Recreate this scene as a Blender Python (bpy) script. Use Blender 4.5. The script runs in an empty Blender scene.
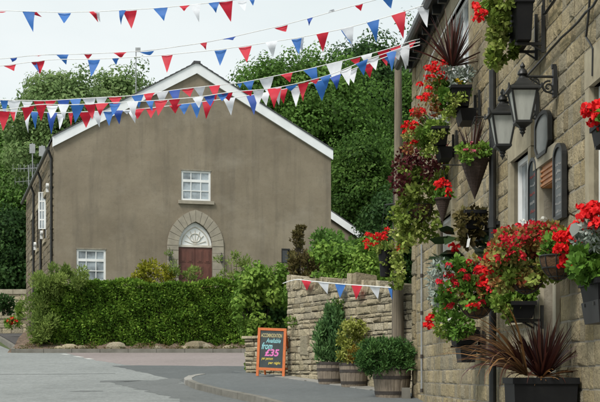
import bpy, math, random
import numpy as np
from mathutils import Vector, Matrix
random.seed(7); RNG = np.random.default_rng(11)
sc = bpy.context.scene
COL = sc.collection
F, U0, V0, CAM = 1300.0, 300.0, 375.0, 1.6      # focal length in photo pixels, principal column, horizon row, eye height
SL = 0.055                                       # the street climbs away from the viewer
def G(y): return SL * y
def W(u, v, Y): return ((u-U0)/F*Y, Y, CAM+(V0-v)/F*Y)
ROADL = -0.08                                    # the carriageway lies below the pavement
def GP(u, v, lift=ROADL):                        # point of the sloping street under a photo position
    Y = F*(CAM-lift)/(v-V0+F*SL); return ((u-U0)/F*Y, Y)
# pub facade frame: s runs along the street, o is the distance out from the wall
FA, FB = 2.804, 0.03846
def FP(s, z, o=0.0): return (FA-FB*s-o, s-o*FB, z)
def FS(u, o=0.0): return (FA-o)/((u-U0)/F+FB)
def FZ(v, s): return CAM+(V0-v)/F*s

# ------------------------------------------------------------------ materials
def new_mat(name):
    m = bpy.data.materials.new(name); m.use_nodes = True
    nt = m.node_tree; b = nt.nodes['Principled BSDF']
    return m, nt, b
def N(nt, t, **kw):
    n = nt.nodes.new(t)
    for k, v in kw.items(): setattr(n, k, v)
    return n
def ramp(nt, cols, fac, stops=None):
    r = N(nt, 'ShaderNodeValToRGB'); e = r.color_ramp.elements
    k = len(cols)
    while len(e) < k: e.new(0.5)
    for i, c in enumerate(cols):
        e[i].position = stops[i] if stops else i/(k-1); e[i].color = (*c, 1)
    nt.links.new(fac, r.inputs[0]); return r.outputs[0]
def noise(nt, scale, detail=6, rough=.6, stretch=None):
    tc = N(nt, 'ShaderNodeTexCoord'); v = tc.outputs['Object']
    if stretch:
        mp = N(nt, 'ShaderNodeMapping'); mp.inputs['Scale'].default_value = stretch
        nt.links.new(v, mp.inputs[0]); v = mp.outputs[0]
    n = N(nt, 'ShaderNodeTexNoise'); n.inputs['Scale'].default_value = scale
    n.inputs['Detail'].default_value = detail; n.inputs['Roughness'].default_value = rough
    nt.links.new(v, n.inputs['Vector']); return n.outputs['Fac']
def mixc(nt, a, b, fac, mode='MIX'):
    m = N(nt, 'ShaderNodeMix', data_type='RGBA', blend_type=mode)
    for sock, val in ((m.inputs[6], a), (m.inputs[7], b), (m.inputs[0], fac)):
        if isinstance(val, (tuple, list)): sock.default_value = (*val, 1)
        elif isinstance(val, (int, float)): sock.default_value = val
        else: nt.links.new(val, sock)
    return m.outputs[2]
def bump(nt, b, h, strength, dist=.01):
    n = N(nt, 'ShaderNodeBump'); n.inputs['Strength'].default_value = strength; n.inputs['Distance'].default_value = dist
    nt.links.new(h, n.inputs['Height']); nt.links.new(n.outputs[0], b.inputs['Normal'])
def plain(name, c1, c2=None, scale=8, rough=.7, bmp=.2, dist=.005, stretch=None, metal=0, spec=.4):
    m, nt, b = new_mat(name)
    c2 = c2 or tuple(x*.75 for x in c1)
    f = noise(nt, scale, stretch=stretch)
    nt.links.new(ramp(nt, [c1, c2], f, [.35, .68]), b.inputs['Base Color'])
    b.inputs['Roughness'].default_value = rough; b.inputs['Metallic'].default_value = metal
    b.inputs['Specular IOR Level'].default_value = spec
    if bmp: bump(nt, b, noise(nt, scale*4, stretch=stretch), bmp, dist)
    return m
def stone(name, cols, dirt, scale=3, moss=None):
    m, nt, b = new_mat(name)
    at = N(nt, 'ShaderNodeAttribute', attribute_name='rnd')
    c = ramp(nt, cols, at.outputs['Fac'])
    f1 = noise(nt, scale*6, 8, .7)
    c = mixc(nt, c, dirt, ramp_f(nt, f1, .46, .78))
    f2 = noise(nt, scale*.35, 5, .6)
    c = mixc(nt, c, moss or dirt, ramp_f(nt, f2, .5, .8, .65))
    nt.links.new(c, b.inputs['Base Color']); b.inputs['Roughness'].default_value = .93
    b.inputs['Specular IOR Level'].default_value = .2
    h=N(nt,'ShaderNodeMath',operation='ADD'); h2=N(nt,'ShaderNodeMath',operation='MULTIPLY'); h2.inputs[1].default_value=3.0
    nt.links.new(noise(nt, scale*4, 5, .6), h2.inputs[0]); nt.links.new(h2.outputs[0], h.inputs[0]); nt.links.new(noise(nt, scale*16, 8, .75), h.inputs[1])
    bump(nt, b, h.outputs[0], 1.0, .016)
    return m
def ramp_f(nt, f, a, b, mx=1.0):
    r = N(nt, 'ShaderNodeMapRange'); r.inputs['From Min'].default_value = a; r.inputs['From Max'].default_value = b
    r.inputs['To Max'].default_value = mx; nt.links.new(f, r.inputs['Value']); return r.outputs[0]
def leafm(name, cols, trans=.35, rough=.6, spec=.12):
    m, nt, b = new_mat(name)
    at = N(nt, 'ShaderNodeAttribute', attribute_name='rnd')
    c = ramp(nt, cols, at.outputs['Fac'])
    nt.links.new(c, b.inputs['Base Color']); b.inputs['Roughness'].default_value = rough
    b.inputs['Specular IOR Level'].default_value = spec
    t = N(nt, 'ShaderNodeBsdfTranslucent'); nt.links.new(c, t.inputs[0])
    mx = N(nt, 'ShaderNodeMixShader'); mx.inputs[0].default_value = trans
    nt.links.new(b.outputs[0], mx.inputs[1]); nt.links.new(t.outputs[0], mx.inputs[2])
    nt.links.new(mx.outputs[0], nt.nodes['Material Output'].inputs[0])
    return m
def glassy(name, c, rough=.08):
    m, nt, b = new_mat(name)
    f = noise(nt, 2.2, 3); nt.links.new(ramp(nt, [c, tuple(x*.3 for x in c)], f, [.38, .68]), b.inputs['Base Color'])
    b.inputs['Roughness'].default_value = rough; b.inputs['Specular IOR Level'].default_value = .9
    return m

M = {}
M['pubstone'] = stone('pub sandstone', [(.225,.185,.115),(.40,.325,.185),(.315,.27,.18),(.47,.385,.235),(.275,.25,.185),(.37,.295,.16)], (.19,.16,.11), 3, (.24,.215,.15))
M['mortar'] = plain('lime mortar', (.29,.265,.21), (.20,.175,.135), 9, .95, .6, .01)
M['sidestone'] = stone('dark sandstone', [(.13,.11,.075),(.22,.18,.115),(.18,.155,.11),(.26,.21,.13)], (.08,.07,.055), 3, (.11,.10,.08))  # darker tints than the pub stone, with dark stains mixed in
M['drystone'] = stone('dry stone', [(.24,.20,.13),(.42,.36,.24),(.52,.45,.31),(.34,.30,.215),(.58,.51,.37)], (.14,.125,.09), 4, (.19,.185,.11))
M['joint'] = plain('dark earth packing', (.035,.03,.022), (.02,.017,.012), 9, 1, .3)  # near-black packing for joints and wall cores
M['ashlar'] = plain('dressed stone', (.33,.29,.20), (.22,.19,.13), 5, .9, .35, .006)
M['paleashlar'] = plain('pale dressed stone', (.36,.325,.245), (.25,.22,.16), 4, .9, .3, .005)
M['greyashlar'] = plain('grey dressed stone', (.34,.305,.24), (.25,.225,.18), 4, .9, .35, .006)
M['black'] = plain('black painted iron', (.012,.013,.013), (.022,.022,.02), 12, .42, .15, .003)
M['blackplastic'] = plain('black plastic planter', (.007,.007,.008), (.011,.011,.011), 7, .6, .1, .003, spec=.2)
M['greyplastic'] = plain('faded black plastic', (.016,.017,.018), (.012,.012,.013), 7, .5, .1, .003)
M['white'] = plain('white gloss paint', (.78,.79,.78), (.66,.67,.65), 3, .4, .05)
M['bargewhite'] = plain('white bargeboard', (.80,.82,.83), (.70,.72,.73), 2, .45, .06)
M['offwhite'] = plain('off white render', (.60,.57,.50), (.45,.42,.36), 4, .8, .1)
M['slate'] = plain('roof slate', (.075,.075,.08), (.045,.047,.05), 6, .7, .5, .01)
M['glass'] = glassy('window glass', (.36,.41,.44))
M['darkglass'] = glassy('dark glass', (.03,.033,.033))
M['lampglass'] = plain('frosted lamp glass', (.44,.45,.41), (.33,.34,.31), 3, .25, .05, stretch=(6,6,.6))
M['redpaint'] = plain('dull red door paint', (.15,.058,.042), (.10,.042,.032), 3, .5, .1)
M['varnish'] = plain('orange varnished wood', (.48,.19,.05), (.32,.115,.03), 6, .4, .2, .003, stretch=(6,1,14))
M['orange'] = plain('orange stained pine', (.55,.145,.032), (.42,.095,.02), 7, .5, .2, .003, stretch=(8,8,1.5))
M['chalk'] = plain('chalkboard', (.025,.035,.037), (.040,.052,.054), 6, .7, .05)
M['wood'] = plain('weathered pole timber', (.21,.175,.125), (.12,.10,.075), 5, .9, .6, .006, stretch=(9,9,.5))
M['barrel'] = plain('weathered oak staves', (.25,.205,.155), (.13,.105,.08), 6, .9, .6, .006, stretch=(7,7,.8))
M['hoop'] = plain('rusty steel hoop', (.055,.046,.04), (.035,.028,.024), 10, .7, .3)
M['coir'] = plain('coir basket liner', (.13,.072,.033), (.055,.03,.015), 14, 1, 1, .02, stretch=(1,1,3))
M['wicker'] = plain('dark woven wicker', (.055,.032,.022), (.025,.016,.012), 40, .8, 1, .01, stretch=(1,1,2.5))
M['soil'] = plain('planting soil', (.035,.024,.016), (.02,.015,.01), 20, 1, .8, .02)
M['bark'] = plain('tree bark', (.085,.07,.05), (.045,.037,.028), 4, .95, .8, .02, stretch=(4,4,.8))
M['cord'] = plain('white cord', (.75,.76,.75), (.65,.66,.65), 20, .8, 0)
M['grey'] = plain('galvanised metal', (.34,.35,.35), (.26,.27,.27), 10, .4, .1, metal=.4)
M['twig'] = plain('hedge twigs', (.030,.028,.015), (.015,.018,.008), 8, 1, .8, .03)
M['pinkflag'] = None
def cloth(name, c):
    m, nt, b = new_mat(name)
    f = noise(nt, 5, 3); cc = ramp(nt, [c, tuple(x*.82 for x in c)], f, [.35, .7])
    nt.links.new(cc, b.inputs['Base Color']); b.inputs['Roughness'].default_value = .6
    t = N(nt, 'ShaderNodeBsdfTranslucent'); nt.links.new(cc, t.inputs[0])
    mx = N(nt, 'ShaderNodeMixShader'); mx.inputs[0].default_value = .4
    nt.links.new(b.outputs[0], mx.inputs[1]); nt.links.new(t.outputs[0], mx.inputs[2])
    nt.links.new(mx.outputs[0], nt.nodes['Material Output'].inputs[0]); return m
M['fr'] = cloth('red pennant', (.66,.018,.045)); M['fb'] = cloth('blue pennant', (.045,.19,.58))
M['fn'] = cloth('dark blue pennant', (.03,.10,.45)); M['fw'] = cloth('white pennant', (.82,.85,.90))

# stained cement render of the chapel gable
def render_mat():
    m, nt, b = new_mat('stained cement render')
    base = ramp(nt, [(.262,.223,.164),(.188,.158,.115)], noise(nt, .55, 6, .6), [.35,.65])
    st = ramp_f(nt, noise(nt, 1.0, 6, .65, (2.6,2.6,.2)), .50, .68, .5)
    c = mixc(nt, base, (.13,.113,.09), st)
    st2 = ramp_f(nt, noise(nt, 1.0, 4, .6, (.5,.5,.9)), .52, .75, .5)
    c = mixc(nt, c, (.33,.295,.235), st2)
    fine = noise(nt, 7, 10, .85)
    c = mixc(nt, c, (.12,.10,.08), ramp_f(nt, fine, .52, .72, .5))
    c = mixc(nt, c, (.38,.34,.275), ramp_f(nt, noise(nt, 9.5, 10, .85), .56, .74, .4))
    blot = noise(nt, .8, 9, .7, (1,1,.6)); c = mixc(nt, c, (.15,.135,.105), ramp_f(nt, blot, .55, .66, .35))
    nt.links.new(c, b.inputs['Base Color']); b.inputs['Roughness'].default_value = .95
    b.inputs['Specular IOR Level'].default_value = .15
    bump(nt, b, noise(nt, 30, 8, .7), .5, .015); return m
M['render'] = render_mat()
def road_mat(name, c1, c2, patch, grit=.3, pf=.5):
    m, nt, b = new_mat(name)
    c = ramp(nt, [c1, c2], noise(nt, .35, 6, .6, (1,.5,1)), [.35,.68])
    c = mixc(nt, c, patch, ramp_f(nt, noise(nt, 1.3, 7, .7, (.6,1.2,1)), .52, .74, pf))
    g = noise(nt, 11, 10, .9, (1,.45,1)); c = mixc(nt, c, tuple(min(1,x*1.35) for x in c1), ramp_f(nt, noise(nt, 6.3, 10, .9, (1,.4,1)), .5, .62, .45))
    c = mixc(nt, c, tuple(x*.5 for x in c1), ramp_f(nt, g, .485, .60, grit))
    nt.links.new(c, b.inputs['Base Color']); b.inputs['Roughness'].default_value = .9
    b.inputs['Specular IOR Level'].default_value = .25
    bump(nt, b, g, .4, .008); return m
M['road'] = road_mat('worn pale road', (.24,.252,.243), (.185,.196,.189), (.135,.143,.139), .65, .8)
M['tarmac'] = road_mat('newer dark tarmac', (.105,.115,.115), (.085,.09,.09), (.13,.14,.14))
M['seam'] = road_mat('bitumen seam', (.135,.143,.14), (.115,.122,.119), (.16,.168,.164), .4, .6)
M['pave'] = road_mat('tarmac pavement', (.13,.142,.145), (.11,.12,.12), (.16,.168,.165))
M['pink'] = road_mat('pinkish paving', (.25,.215,.205), (.21,.18,.17), (.18,.165,.16))
M['path'] = road_mat('dark footpath', (.075,.07,.068), (.06,.057,.055), (.09,.08,.075))
M['kerb'] = plain('stone kerb', (.19,.18,.155), (.12,.115,.095), 3, .9, .4)
M['lightkerb'] = plain('pale kerb', (.30,.29,.265), (.21,.205,.185), 3, .9, .3)
M['paint'] = plain('worn road paint', (.60,.60,.57), (.42,.43,.41), 9, .8, .1)
M['earth'] = plain('bare bank earth', (.19,.135,.095), (.085,.062,.045), 7, 1, .9, .03)
M['grass'] = plain('grass', (.075,.10,.03), (.045,.065,.02), 3, 1, .8, .03)

# ------------------------------------------------------------------ mesh helpers
class MB:
    def __init__(s): s.v=[]; s.f=[]; s.m=[]; s.r=[]
    def add(s, V, Fc, mi=0, r=.5):
        b=len(s.v); s.v+= [tuple(p) for p in V]
        s.f+= [tuple(i+b for i in f) for f in Fc]; s.m+= [mi]*len(Fc); s.r+= [r]*len(V)
    def hexa(s, P, mi=0, r=.5):                  # 8 corners: bottom ring 0-3, top ring 4-7
        s.add(P, [(3,2,1,0),(4,5,6,7),(0,1,5,4),(1,2,6,5),(2,3,7,6),(3,0,4,7)], mi, r)
    def box(s, x0,x1,y0,y1,z0,z1, mi=0, r=.5, T=None):
        P=[(x0,y0,z0),(x1,y0,z0),(x1,y1,z0),(x0,y1,z0),(x0,y0,z1),(x1,y0,z1),(x1,y1,z1),(x0,y1,z1)]
        if T: P=[T(*p) for p in P]
        s.hexa(P, mi, r)
    def tube(s, pts, rad, seg=8, mi=0, r=.5, cap=True):
        pts=[Vector(p) for p in pts]; n=len(pts)
        if not hasattr(rad,'__len__'): rad=[rad]*n
        V=[]; up=Vector((0,0,1)); prev=None
        for i,p in enumerate(pts):
            d=(pts[min(i+1,n-1)]-pts[max(i-1,0)]).normalized()
            a = prev if prev is not None else (up if abs(d.z)<.9 else Vector((1,0,0)))
            e1=(a-d*a.dot(d)).normalized(); prev=e1; e2=d.cross(e1)
            for k in range(seg):
                t=2*math.pi*k/seg; V.append(p+(e1*math.cos(t)+e2*math.sin(t))*rad[i])
        Fc=[]
        for i in range(n-1):
            for k in range(seg):
                a=i*seg+k; b=i*seg+(k+1)%seg; Fc.append((a,b,b+seg,a+seg))
        if cap: Fc+= [tuple(range(seg-1,-1,-1)), tuple((n-1)*seg+k for k in range(seg))]
        s.add(V,Fc,mi,r)
    def lathe(s, c, prof, seg=24, mi=0, ph=0, wob=None, r=.5):    # prof: (radius, z)
        V=[]; n=len(prof)
        for (ra,z) in prof:
            for k in range(seg):
                t=2*math.pi*k/seg+ph; q=ra*(wob(k) if wob else 1)
                V.append((c[0]+q*math.cos(t), c[1]+q*math.sin(t), c[2]+z))
        Fc=[]
        for i in range(n-1):
            for k in range(seg):
                a=i*seg+k; b=i*seg+(k+1)%seg; Fc.append((a,b,b+seg,a+seg))
        Fc+= [tuple(range(seg-1,-1,-1)), tuple((n-1)*seg+k for k in range(seg))]
        s.add(V,Fc,mi,r)
    def ball(s, c, r, seg=10, mi=0):
        s.lathe(c, [(max(1e-3,r*math.sin(math.pi*i/6)), -r*math.cos(math.pi*i/6)) for i in range(7)], seg, mi)
    def build(s, name, mats, parent=None, smooth=False):
        return link(name, np.array(s.v,dtype=np.float32), s.f, mats, parent, s.m, np.array(s.r,dtype=np.float32), smooth)
ROOT = {}
def build_each(mb, name, mats, parent=None, smooth=False):
    """one object per connected piece of the builder"""
    n=len(mb.v); par=list(range(n))
    def find(i):
        while par[i]!=i: par[i]=par[par[i]]; i=par[i]
        return i
    for f in mb.f:
        r=find(f[0])
        for i in f[1:]: par[find(i)]=r
    groups={}
    for k,f in enumerate(mb.f): groups.setdefault(find(f[0]),[]).append(k)
    out=[]
    for ks in groups.values():
        idx=sorted({i for k in ks for i in mb.f[k]}); mp={i:j for j,i in enumerate(idx)}; q=MB()
        q.v=[mb.v[i] for i in idx]; q.r=[mb.r[i] for i in idx]; q.f=[tuple(mp[i] for i in mb.f[k]) for k in ks]; q.m=[mb.m[k] for k in ks]
        out.append(q.build(name,mats,parent,smooth))
    return out
def link(name, V, faces, mats, parent=None, mi=None, rnd=None, smooth=False):
    org = Vector((0,0,0))
    if parent is not None: org = ROOT[parent.name]
    elif len(V):
        a=V.min(0); b=V.max(0); org = Vector((float(a[0]+b[0])/2, float(a[1]+b[1])/2, float(a[2])))
    V = V - np.array(org, dtype=np.float32)
    me = bpy.data.meshes.new(name)
    if isinstance(faces, np.ndarray):            # uniform n-gons, fast path
        k=faces.shape[1]; nf=len(faces)
        me.vertices.add(len(V)); me.vertices.foreach_set('co', V.astype(np.float32).ravel())
        me.loops.add(nf*k); me.loops.foreach_set('vertex_index', faces.astype(np.int32).ravel())
        me.polygons.add(nf); me.polygons.foreach_set('loop_start', np.arange(nf,dtype=np.int32)*k)
        me.update(calc_edges=True)
    else: me.from_pydata([tuple(map(float,p)) for p in V], [], faces)
    for m in (mats if isinstance(mats,(list,tuple)) else [mats]): me.materials.append(m)
    if mi is not None and len(mi)==len(me.polygons): me.polygons.foreach_set('material_index', np.array(mi,dtype=np.int32))
    if rnd is not None:
        a=me.attributes.new('rnd','FLOAT','POINT'); a.data.foreach_set('value', np.asarray(rnd,dtype=np.float32))
    if smooth: me.polygons.foreach_set('use_smooth', [True]*len(me.polygons))
    me.update()
    o=bpy.data.objects.new(name, me); COL.objects.link(o)
    if parent is not None: o.parent=parent; ROOT[o.name]=org       # children sit at the root's own origin
    else: o.location=org; ROOT[o.name]=org
    return o
def tag(o, label, cat, group=None):
    o['label']=label; o['category']=cat
    if group: o['group']=group
    return o
def thing(name, label, cat, loc, group=None):
    o=bpy.data.objects.new(name, None); COL.objects.link(o); o.location=loc; o.empty_display_size=.1
    ROOT[o.name]=Vector(loc); return tag(o,label,cat,group)
def struct(o): o['kind']='structure'; return o

# leaves -----------------------------------------------------------
def unit(a): return a/np.maximum(np.linalg.norm(a,axis=-1,keepdims=True),1e-6)
SHAPES = {4: [(0,0,0),(.5,.45,.12),(0,1,0),(-.5,.45,.12)],
          6: [(0,0,0),(.42,.28,.1),(.40,.68,.08),(0,1,-.05),(-.40,.68,.08),(-.42,.28,.1)]}
def leaves(P, A, size, width=.6, k=4, flat=None):
    n=len(P); A=unit(A); R=RNG.normal(size=(n,3))
    if flat is not None: R = R*.5 + flat*2.0
    Nn=unit(R-A*(R*A).sum(1,keepdims=True)); B=np.cross(A,Nn)
    S=np.asarray(size).reshape(-1,1)*np.ones((n,1)); V=np.zeros((n,k,3))
    for j,(x,y,z) in enumerate(SHAPES[k]): V[:,j]=P+B*(x*width*S)+A*(y*S)+Nn*(z*S)
    return V.reshape(-1,3)
class Leaf:
    def __init__(s,k=4): s.k=k; s.V=[]; s.R=[]
    def add(s,P,A,size,width=.6,r=None,flat=None):
        n=len(P)
        if n==0: return
        if r is None: r=RNG.random(n)
        s.V.append(leaves(P,A,size,width,s.k,flat)); s.R.append(np.repeat(np.clip(r,0,1),s.k))
    def blob(s,c,rad,n,size,width=.6,tone=None,up=.3,shell=.55,droop=0,sizevar=.4,face=False,tonew=.55):
        rad=np.array(rad if hasattr(rad,'__len__') else (rad,)*3)
        d=unit(RNG.normal(size=(n,3))); q=(shell+(1-shell)*RNG.random((n,1)))**1.0
        P=np.array(c)+d*rad*q
        A=d+RNG.normal(size=(n,3))*.6; A[:,2]+=up-droop
        tone=RNG.random() if tone is None else tone
        r=tonew*tone+(1-tonew)*RNG.random(n); fl=None
        if face: A=np.cross(d,RNG.normal(size=(n,3)))+d*.35; A[:,2]-=.25; fl=d+np.array([0,0,.25])
        s.add(P,A,size*(1-sizevar/2+sizevar*RNG.random(n)),width,r,fl)
    def build(s,name,mat,parent=None):
        V=np.concatenate(s.V).astype(np.float32); n=len(V)//s.k
        return link(name,V,np.arange(n*s.k).reshape(n,s.k),mat,parent,None,np.concatenate(s.R))
G4=lambda *c: [tuple(x) for x in c]
M['l_tree'] = leafm('mid green tree leaf', [(0.034,0.067,0.015),(0.076,0.162,0.029),(0.123,0.237,0.048),(0.188,0.322,0.074)])
M['l_lime'] = leafm('yellow green tree leaf', [(.022,.05,.010),(.052,.115,.02),(.085,.165,.03),(.125,.215,.05)])
M['l_left'] = leafm('grey green tree leaf', [(0.060,0.094,0.032),(0.119,0.200,0.063),(0.184,0.273,0.099),(0.280,0.366,0.154)])
M['l_dark'] = leafm('dark green leaf', [(0.014,0.033,0.011),(0.032,0.076,0.022),(0.056,0.120,0.032),(0.088,0.167,0.048)])
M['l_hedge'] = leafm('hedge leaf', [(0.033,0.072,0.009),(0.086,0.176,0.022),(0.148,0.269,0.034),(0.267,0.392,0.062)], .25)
M['l_shrub'] = leafm('bright shrub leaf', [(0.053,0.105,0.016),(0.123,0.229,0.034),(0.199,0.316,0.054),(0.302,0.404,0.081)], .3)
M['l_yellow'] = leafm('yellow green leaf', [(0.104,0.130,0.012),(0.221,0.234,0.022),(0.338,0.325,0.035),(0.442,0.403,0.060)], .3)
M['l_feather'] = leafm('feathery grey green leaf', [(0.083,0.128,0.029),(0.157,0.234,0.051),(0.229,0.312,0.072),(0.312,0.390,0.108)], .3)
M['l_conifer'] = leafm('blue green conifer', [(0.033,0.080,0.029),(0.075,0.162,0.054),(0.124,0.237,0.082),(0.180,0.315,0.108)], .15)
M['l_juniper'] = leafm('dark juniper', [(0.022,0.054,0.017),(0.045,0.112,0.029),(0.080,0.176,0.045),(0.135,0.247,0.066)], .15)
M['l_varieg'] = leafm('variegated leaf', [(0.105,0.128,0.018),(0.240,0.270,0.048),(0.375,0.405,0.108),(0.495,0.495,0.180)], .25)
M['l_golden'] = leafm('golden inner leaf', [(0.150,0.090,0.012),(0.220,0.140,0.020),(0.270,0.190,0.030),(0.300,0.230,0.050)], .25)
M['l_silver'] = leafm('silver felted leaf', [(0.127,0.161,0.127),(0.218,0.265,0.218),(0.310,0.356,0.310),(0.414,0.460,0.414)], .15, .8)
M['l_green'] = leafm('geranium leaf', [(0.036,0.082,0.014),(0.082,0.173,0.025),(0.137,0.273,0.039),(0.218,0.364,0.070)], .25)
M['l_ivy'] = leafm('variegated ivy leaf', [(0.070,0.112,0.019),(0.155,0.224,0.037),(0.279,0.345,0.076),(0.497,0.523,0.189)], .25)
M['l_mixed'] = leafm('reddening bronze leaf', [(0.300,0.025,0.030),(0.280,0.070,0.035),(0.270,0.170,0.050),(0.320,0.280,0.085),(0.220,0.280,0.065),(0.360,0.330,0.140)], .25)
M['l_maroon'] = leafm('maroon leaf', [(0.035,0.008,0.012),(0.075,0.014,0.020),(0.110,0.028,0.030),(0.140,0.060,0.040)], .25)
M['l_brown'] = leafm('brown seed heads', [(0.049,0.036,0.015),(0.084,0.065,0.024),(0.119,0.098,0.033),(0.126,0.130,0.039)], .2)
M['cordy'] = leafm('dark red blade', [(.022,.010,.010),(.045,.014,.013),(.075,.022,.018),(.11,.045,.03)], .15, .35, .5)
M['dryblade'] = leafm('dried tan blade', [(.10,.06,.03),(.20,.11,.05),(.28,.14,.05),(.17,.10,.06)], .2)
M['geranium'] = leafm('scarlet petal', [(.52,.006,.010),(.68,.012,.014),(.78,.018,.02),(.85,.05,.04)], .3, .6, .2)
M['darkred'] = leafm('dark red petal', [(.40,.010,.022),(.52,.016,.03),(.62,.03,.045),(.66,.07,.08)], .3)
M['pinkpetal'] = leafm('pink petal', [(.40,.05,.10),(.50,.09,.15),(.55,.15,.2),(.5,.2,.25)], .3)
M['yellowpetal'] = leafm('yellow petal', [(.6,.40,.02),(.7,.5,.03),(.75,.55,.04),(.8,.6,.1)], .3)
M['whitepetal'] = leafm('white petal', [(.6,.6,.55),(.7,.7,.65),(.75,.75,.7),(.8,.8,.78)], .3)
M['broad'] = leafm('dark broad leaf', [(.010,.022,.010),(.016,.034,.014),(.022,.045,.018),(.03,.055,.02)], .1, .3, .6)

def heads(centers, r=.055, mat='geranium', n=34, parent=None, name='flower_head', petal=.034):
    L=Leaf(6); o=None
    for c in centers:
        L=Leaf(6)
        c=np.array(c); rr=r*(.7+.6*RNG.random())
        d=unit(RNG.normal(size=(n,3))); d[:,2]=np.abs(d[:,2])*.9-.15*RNG.random(n)
        P=c+d*rr*np.array([1,1,.75])*(.7+.3*RNG.random((n,1)))
        A=np.cross(d,RNG.normal(size=(n,3)))+d*.25
        L.add(P,A,petal*(.7+.6*RNG.random(n)),1.0,.5*RNG.random()+.5*RNG.random(n),flat=d)
        o=L.build(name,M[mat],parent)
    return o
def blades(mb_pts, base, n, length, width, spread=(0.1,1.3), droop=.5, az=None, seed=0):
    """strap leaves radiating from a point: returns verts, quad faces, rnd"""
    V=[];Fc=[];R=[]; rg=random.Random(seed); nseg=7
    for i in range(n):
        a = rg.uniform(0,2*math.pi) if az is None else rg.uniform(*az)
        t = rg.uniform(*spread); L=length*rg.uniform(.65,1.1); w=width*rg.uniform(.7,1.2); dr=droop*rg.uniform(.3,1.3)*(.3+t)
        dx,dy=math.cos(a),math.sin(a); p=Vector(base)+Vector((dx,dy,0))*.02; th=t; tone=rg.random(); b=len(V)
        side=Vector((-dy,dx,0)); tw=rg.uniform(-.7,.7)
        for k in range(nseg+1):
            q=k/nseg; ww=w*(1-q**2.2)*(.55+.45*min(1,q*4))+.0008
            d=Vector((dx*math.sin(th),dy*math.sin(th),math.cos(th)))
            sd=(side*math.cos(tw)+d.cross(side)*math.sin(tw))
            V+= [tuple(p+sd*ww),tuple(p-sd*ww)]; R+= [tone,tone]
            p=p+d*(L/nseg); th+=dr/nseg*2*q
        for k in range(nseg): Fc.append((b+2*k,b+2*k+1,b+2*k+3,b+2*k+2))
    mb_pts.append((np.array(V),Fc,R))
def build_blades(lst,name,mat,parent):
    V=[];Fc=[];R=[]
    for v,f,r in lst:
        b=sum(len(x) for x in V); V.append(v); Fc+=[tuple(i+b for i in q) for q in f]; R+=r
    return link(name,np.concatenate(V).astype(np.float32),np.array(Fc),M[mat] if isinstance(mat,str) else mat,parent,None,np.array(R))

# ------------------------------------------------------------------ camera, world, light
cd=bpy.data.cameras.new('camera'); cam=bpy.data.objects.new('camera',cd); COL.objects.link(cam)
cam.location=(0,0,CAM); cam.rotation_euler=(math.pi/2,0,0)
cd.sensor_width=36; cd.lens=36*F/600; cd.shift_y=(V0-201)/600; cd.clip_start=.1; cd.clip_end=2000
sc.camera=cam
SUN_EL, SUN_AZ = math.radians(50), math.radians(-140)     # from behind the viewer and to the left (azimuth from +Y, clockwise)
wd=bpy.data.worlds.new('World'); sc.world=wd; wd.use_nodes=True; nt=wd.node_tree
bg=nt.nodes['Background']; sky=N(nt,'ShaderNodeTexSky',sky_type='NISHITA'); sky.sun_disc=False
sky.sun_elevation=SUN_EL; sky.sun_rotation=SUN_AZ
tc=N(nt,'ShaderNodeTexCoord'); mp=N(nt,'ShaderNodeMapping'); mp.inputs['Scale'].default_value=(1.5,1.5,4)
nt.links.new(tc.outputs['Generated'],mp.inputs[0])
nz=N(nt,'ShaderNodeTexNoise'); nz.inputs['Scale'].default_value=2.2; nz.inputs['Detail'].default_value=5; nt.links.new(mp.outputs[0],nz.inputs['Vector'])
cl=ramp(nt,[(5.3,5.9,5.9),(6.3,6.65,6.6)],nz.outputs['Fac'],[.32,.66])
nt.links.new(mixc(nt,sky.outputs[0],cl,.93),bg.inputs['Color']); bg.inputs['Strength'].default_value=.1
sd=bpy.data.lights.new('sun','SUN'); sun=bpy.data.objects.new('sun',sd); COL.objects.link(sun)
sd.energy=2.5; sd.angle=math.radians(20); sd.color=(1,.96,.9)
dv=Vector((math.sin(SUN_AZ)*math.cos(SUN_EL),math.cos(SUN_AZ)*math.cos(SUN_EL),math.sin(SUN_EL)))
sun.rotation_euler=dv.to_track_quat('Z','Y').to_euler(); sun.location=(0,0,30)
vs=sc.view_settings; vs.view_transform='Standard'; vs.look='None'; vs.exposure=.56; vs.gamma=1; vs.use_curve_mapping=False

# ------------------------------------------------------------------ ground, roads
def sheet(name, pts, mat, lift, kind='structure', thick=0):
    """flat polygon lying on the sloping street; pts are (x, y)"""
    rg=random.Random(len(name)); q=[]
    for i,a in enumerate(pts):                       # broken, slightly wandering edge
        c=pts[(i+1)%len(pts)]; L_=math.hypot(c[0]-a[0],c[1]-a[1]); k=max(1,min(60,int(L_/.35))) if not thick and name in ('tarmac_patch','paved_apron') else 1
        for j in range(k): q.append((a[0]+(c[0]-a[0])*j/k+rg.uniform(-.03,.03)*(k>1),a[1]+(c[1]-a[1])*j/k+rg.uniform(-.12,.12)*(k>1)))
    pts=q
    b=MB(); n=len(pts); top=[(x,y,G(y)+lift) for x,y in pts]
    if thick:
        bot=[(x,y,G(y)+lift-thick) for x,y in pts]
        b.add(top+bot,[tuple(range(n))]+[(i,i+n,(i+1)%n+n,(i+1)%n) for i in range(n)])
    else: b.add(top,[tuple(range(n))])
    o=b.build(name,mat); o['kind']=kind; return o
def ccw(pts):
    a=sum(pts[i][0]*pts[(i+1)%len(pts)][1]-pts[(i+1)%len(pts)][0]*pts[i][1] for i in range(len(pts)))
    return pts if a>0 else pts[::-1]
b=MB(); xs=np.linspace(-260,260,27); ys=np.concatenate([np.linspace(-60,100,17),np.linspace(140,700,9)])
for j,y in enumerate(ys):
    for x in xs: b.v.append((float(x),float(y),G(min(y,110))-.13)); b.r.append(.5)
w=len(xs)
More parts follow.
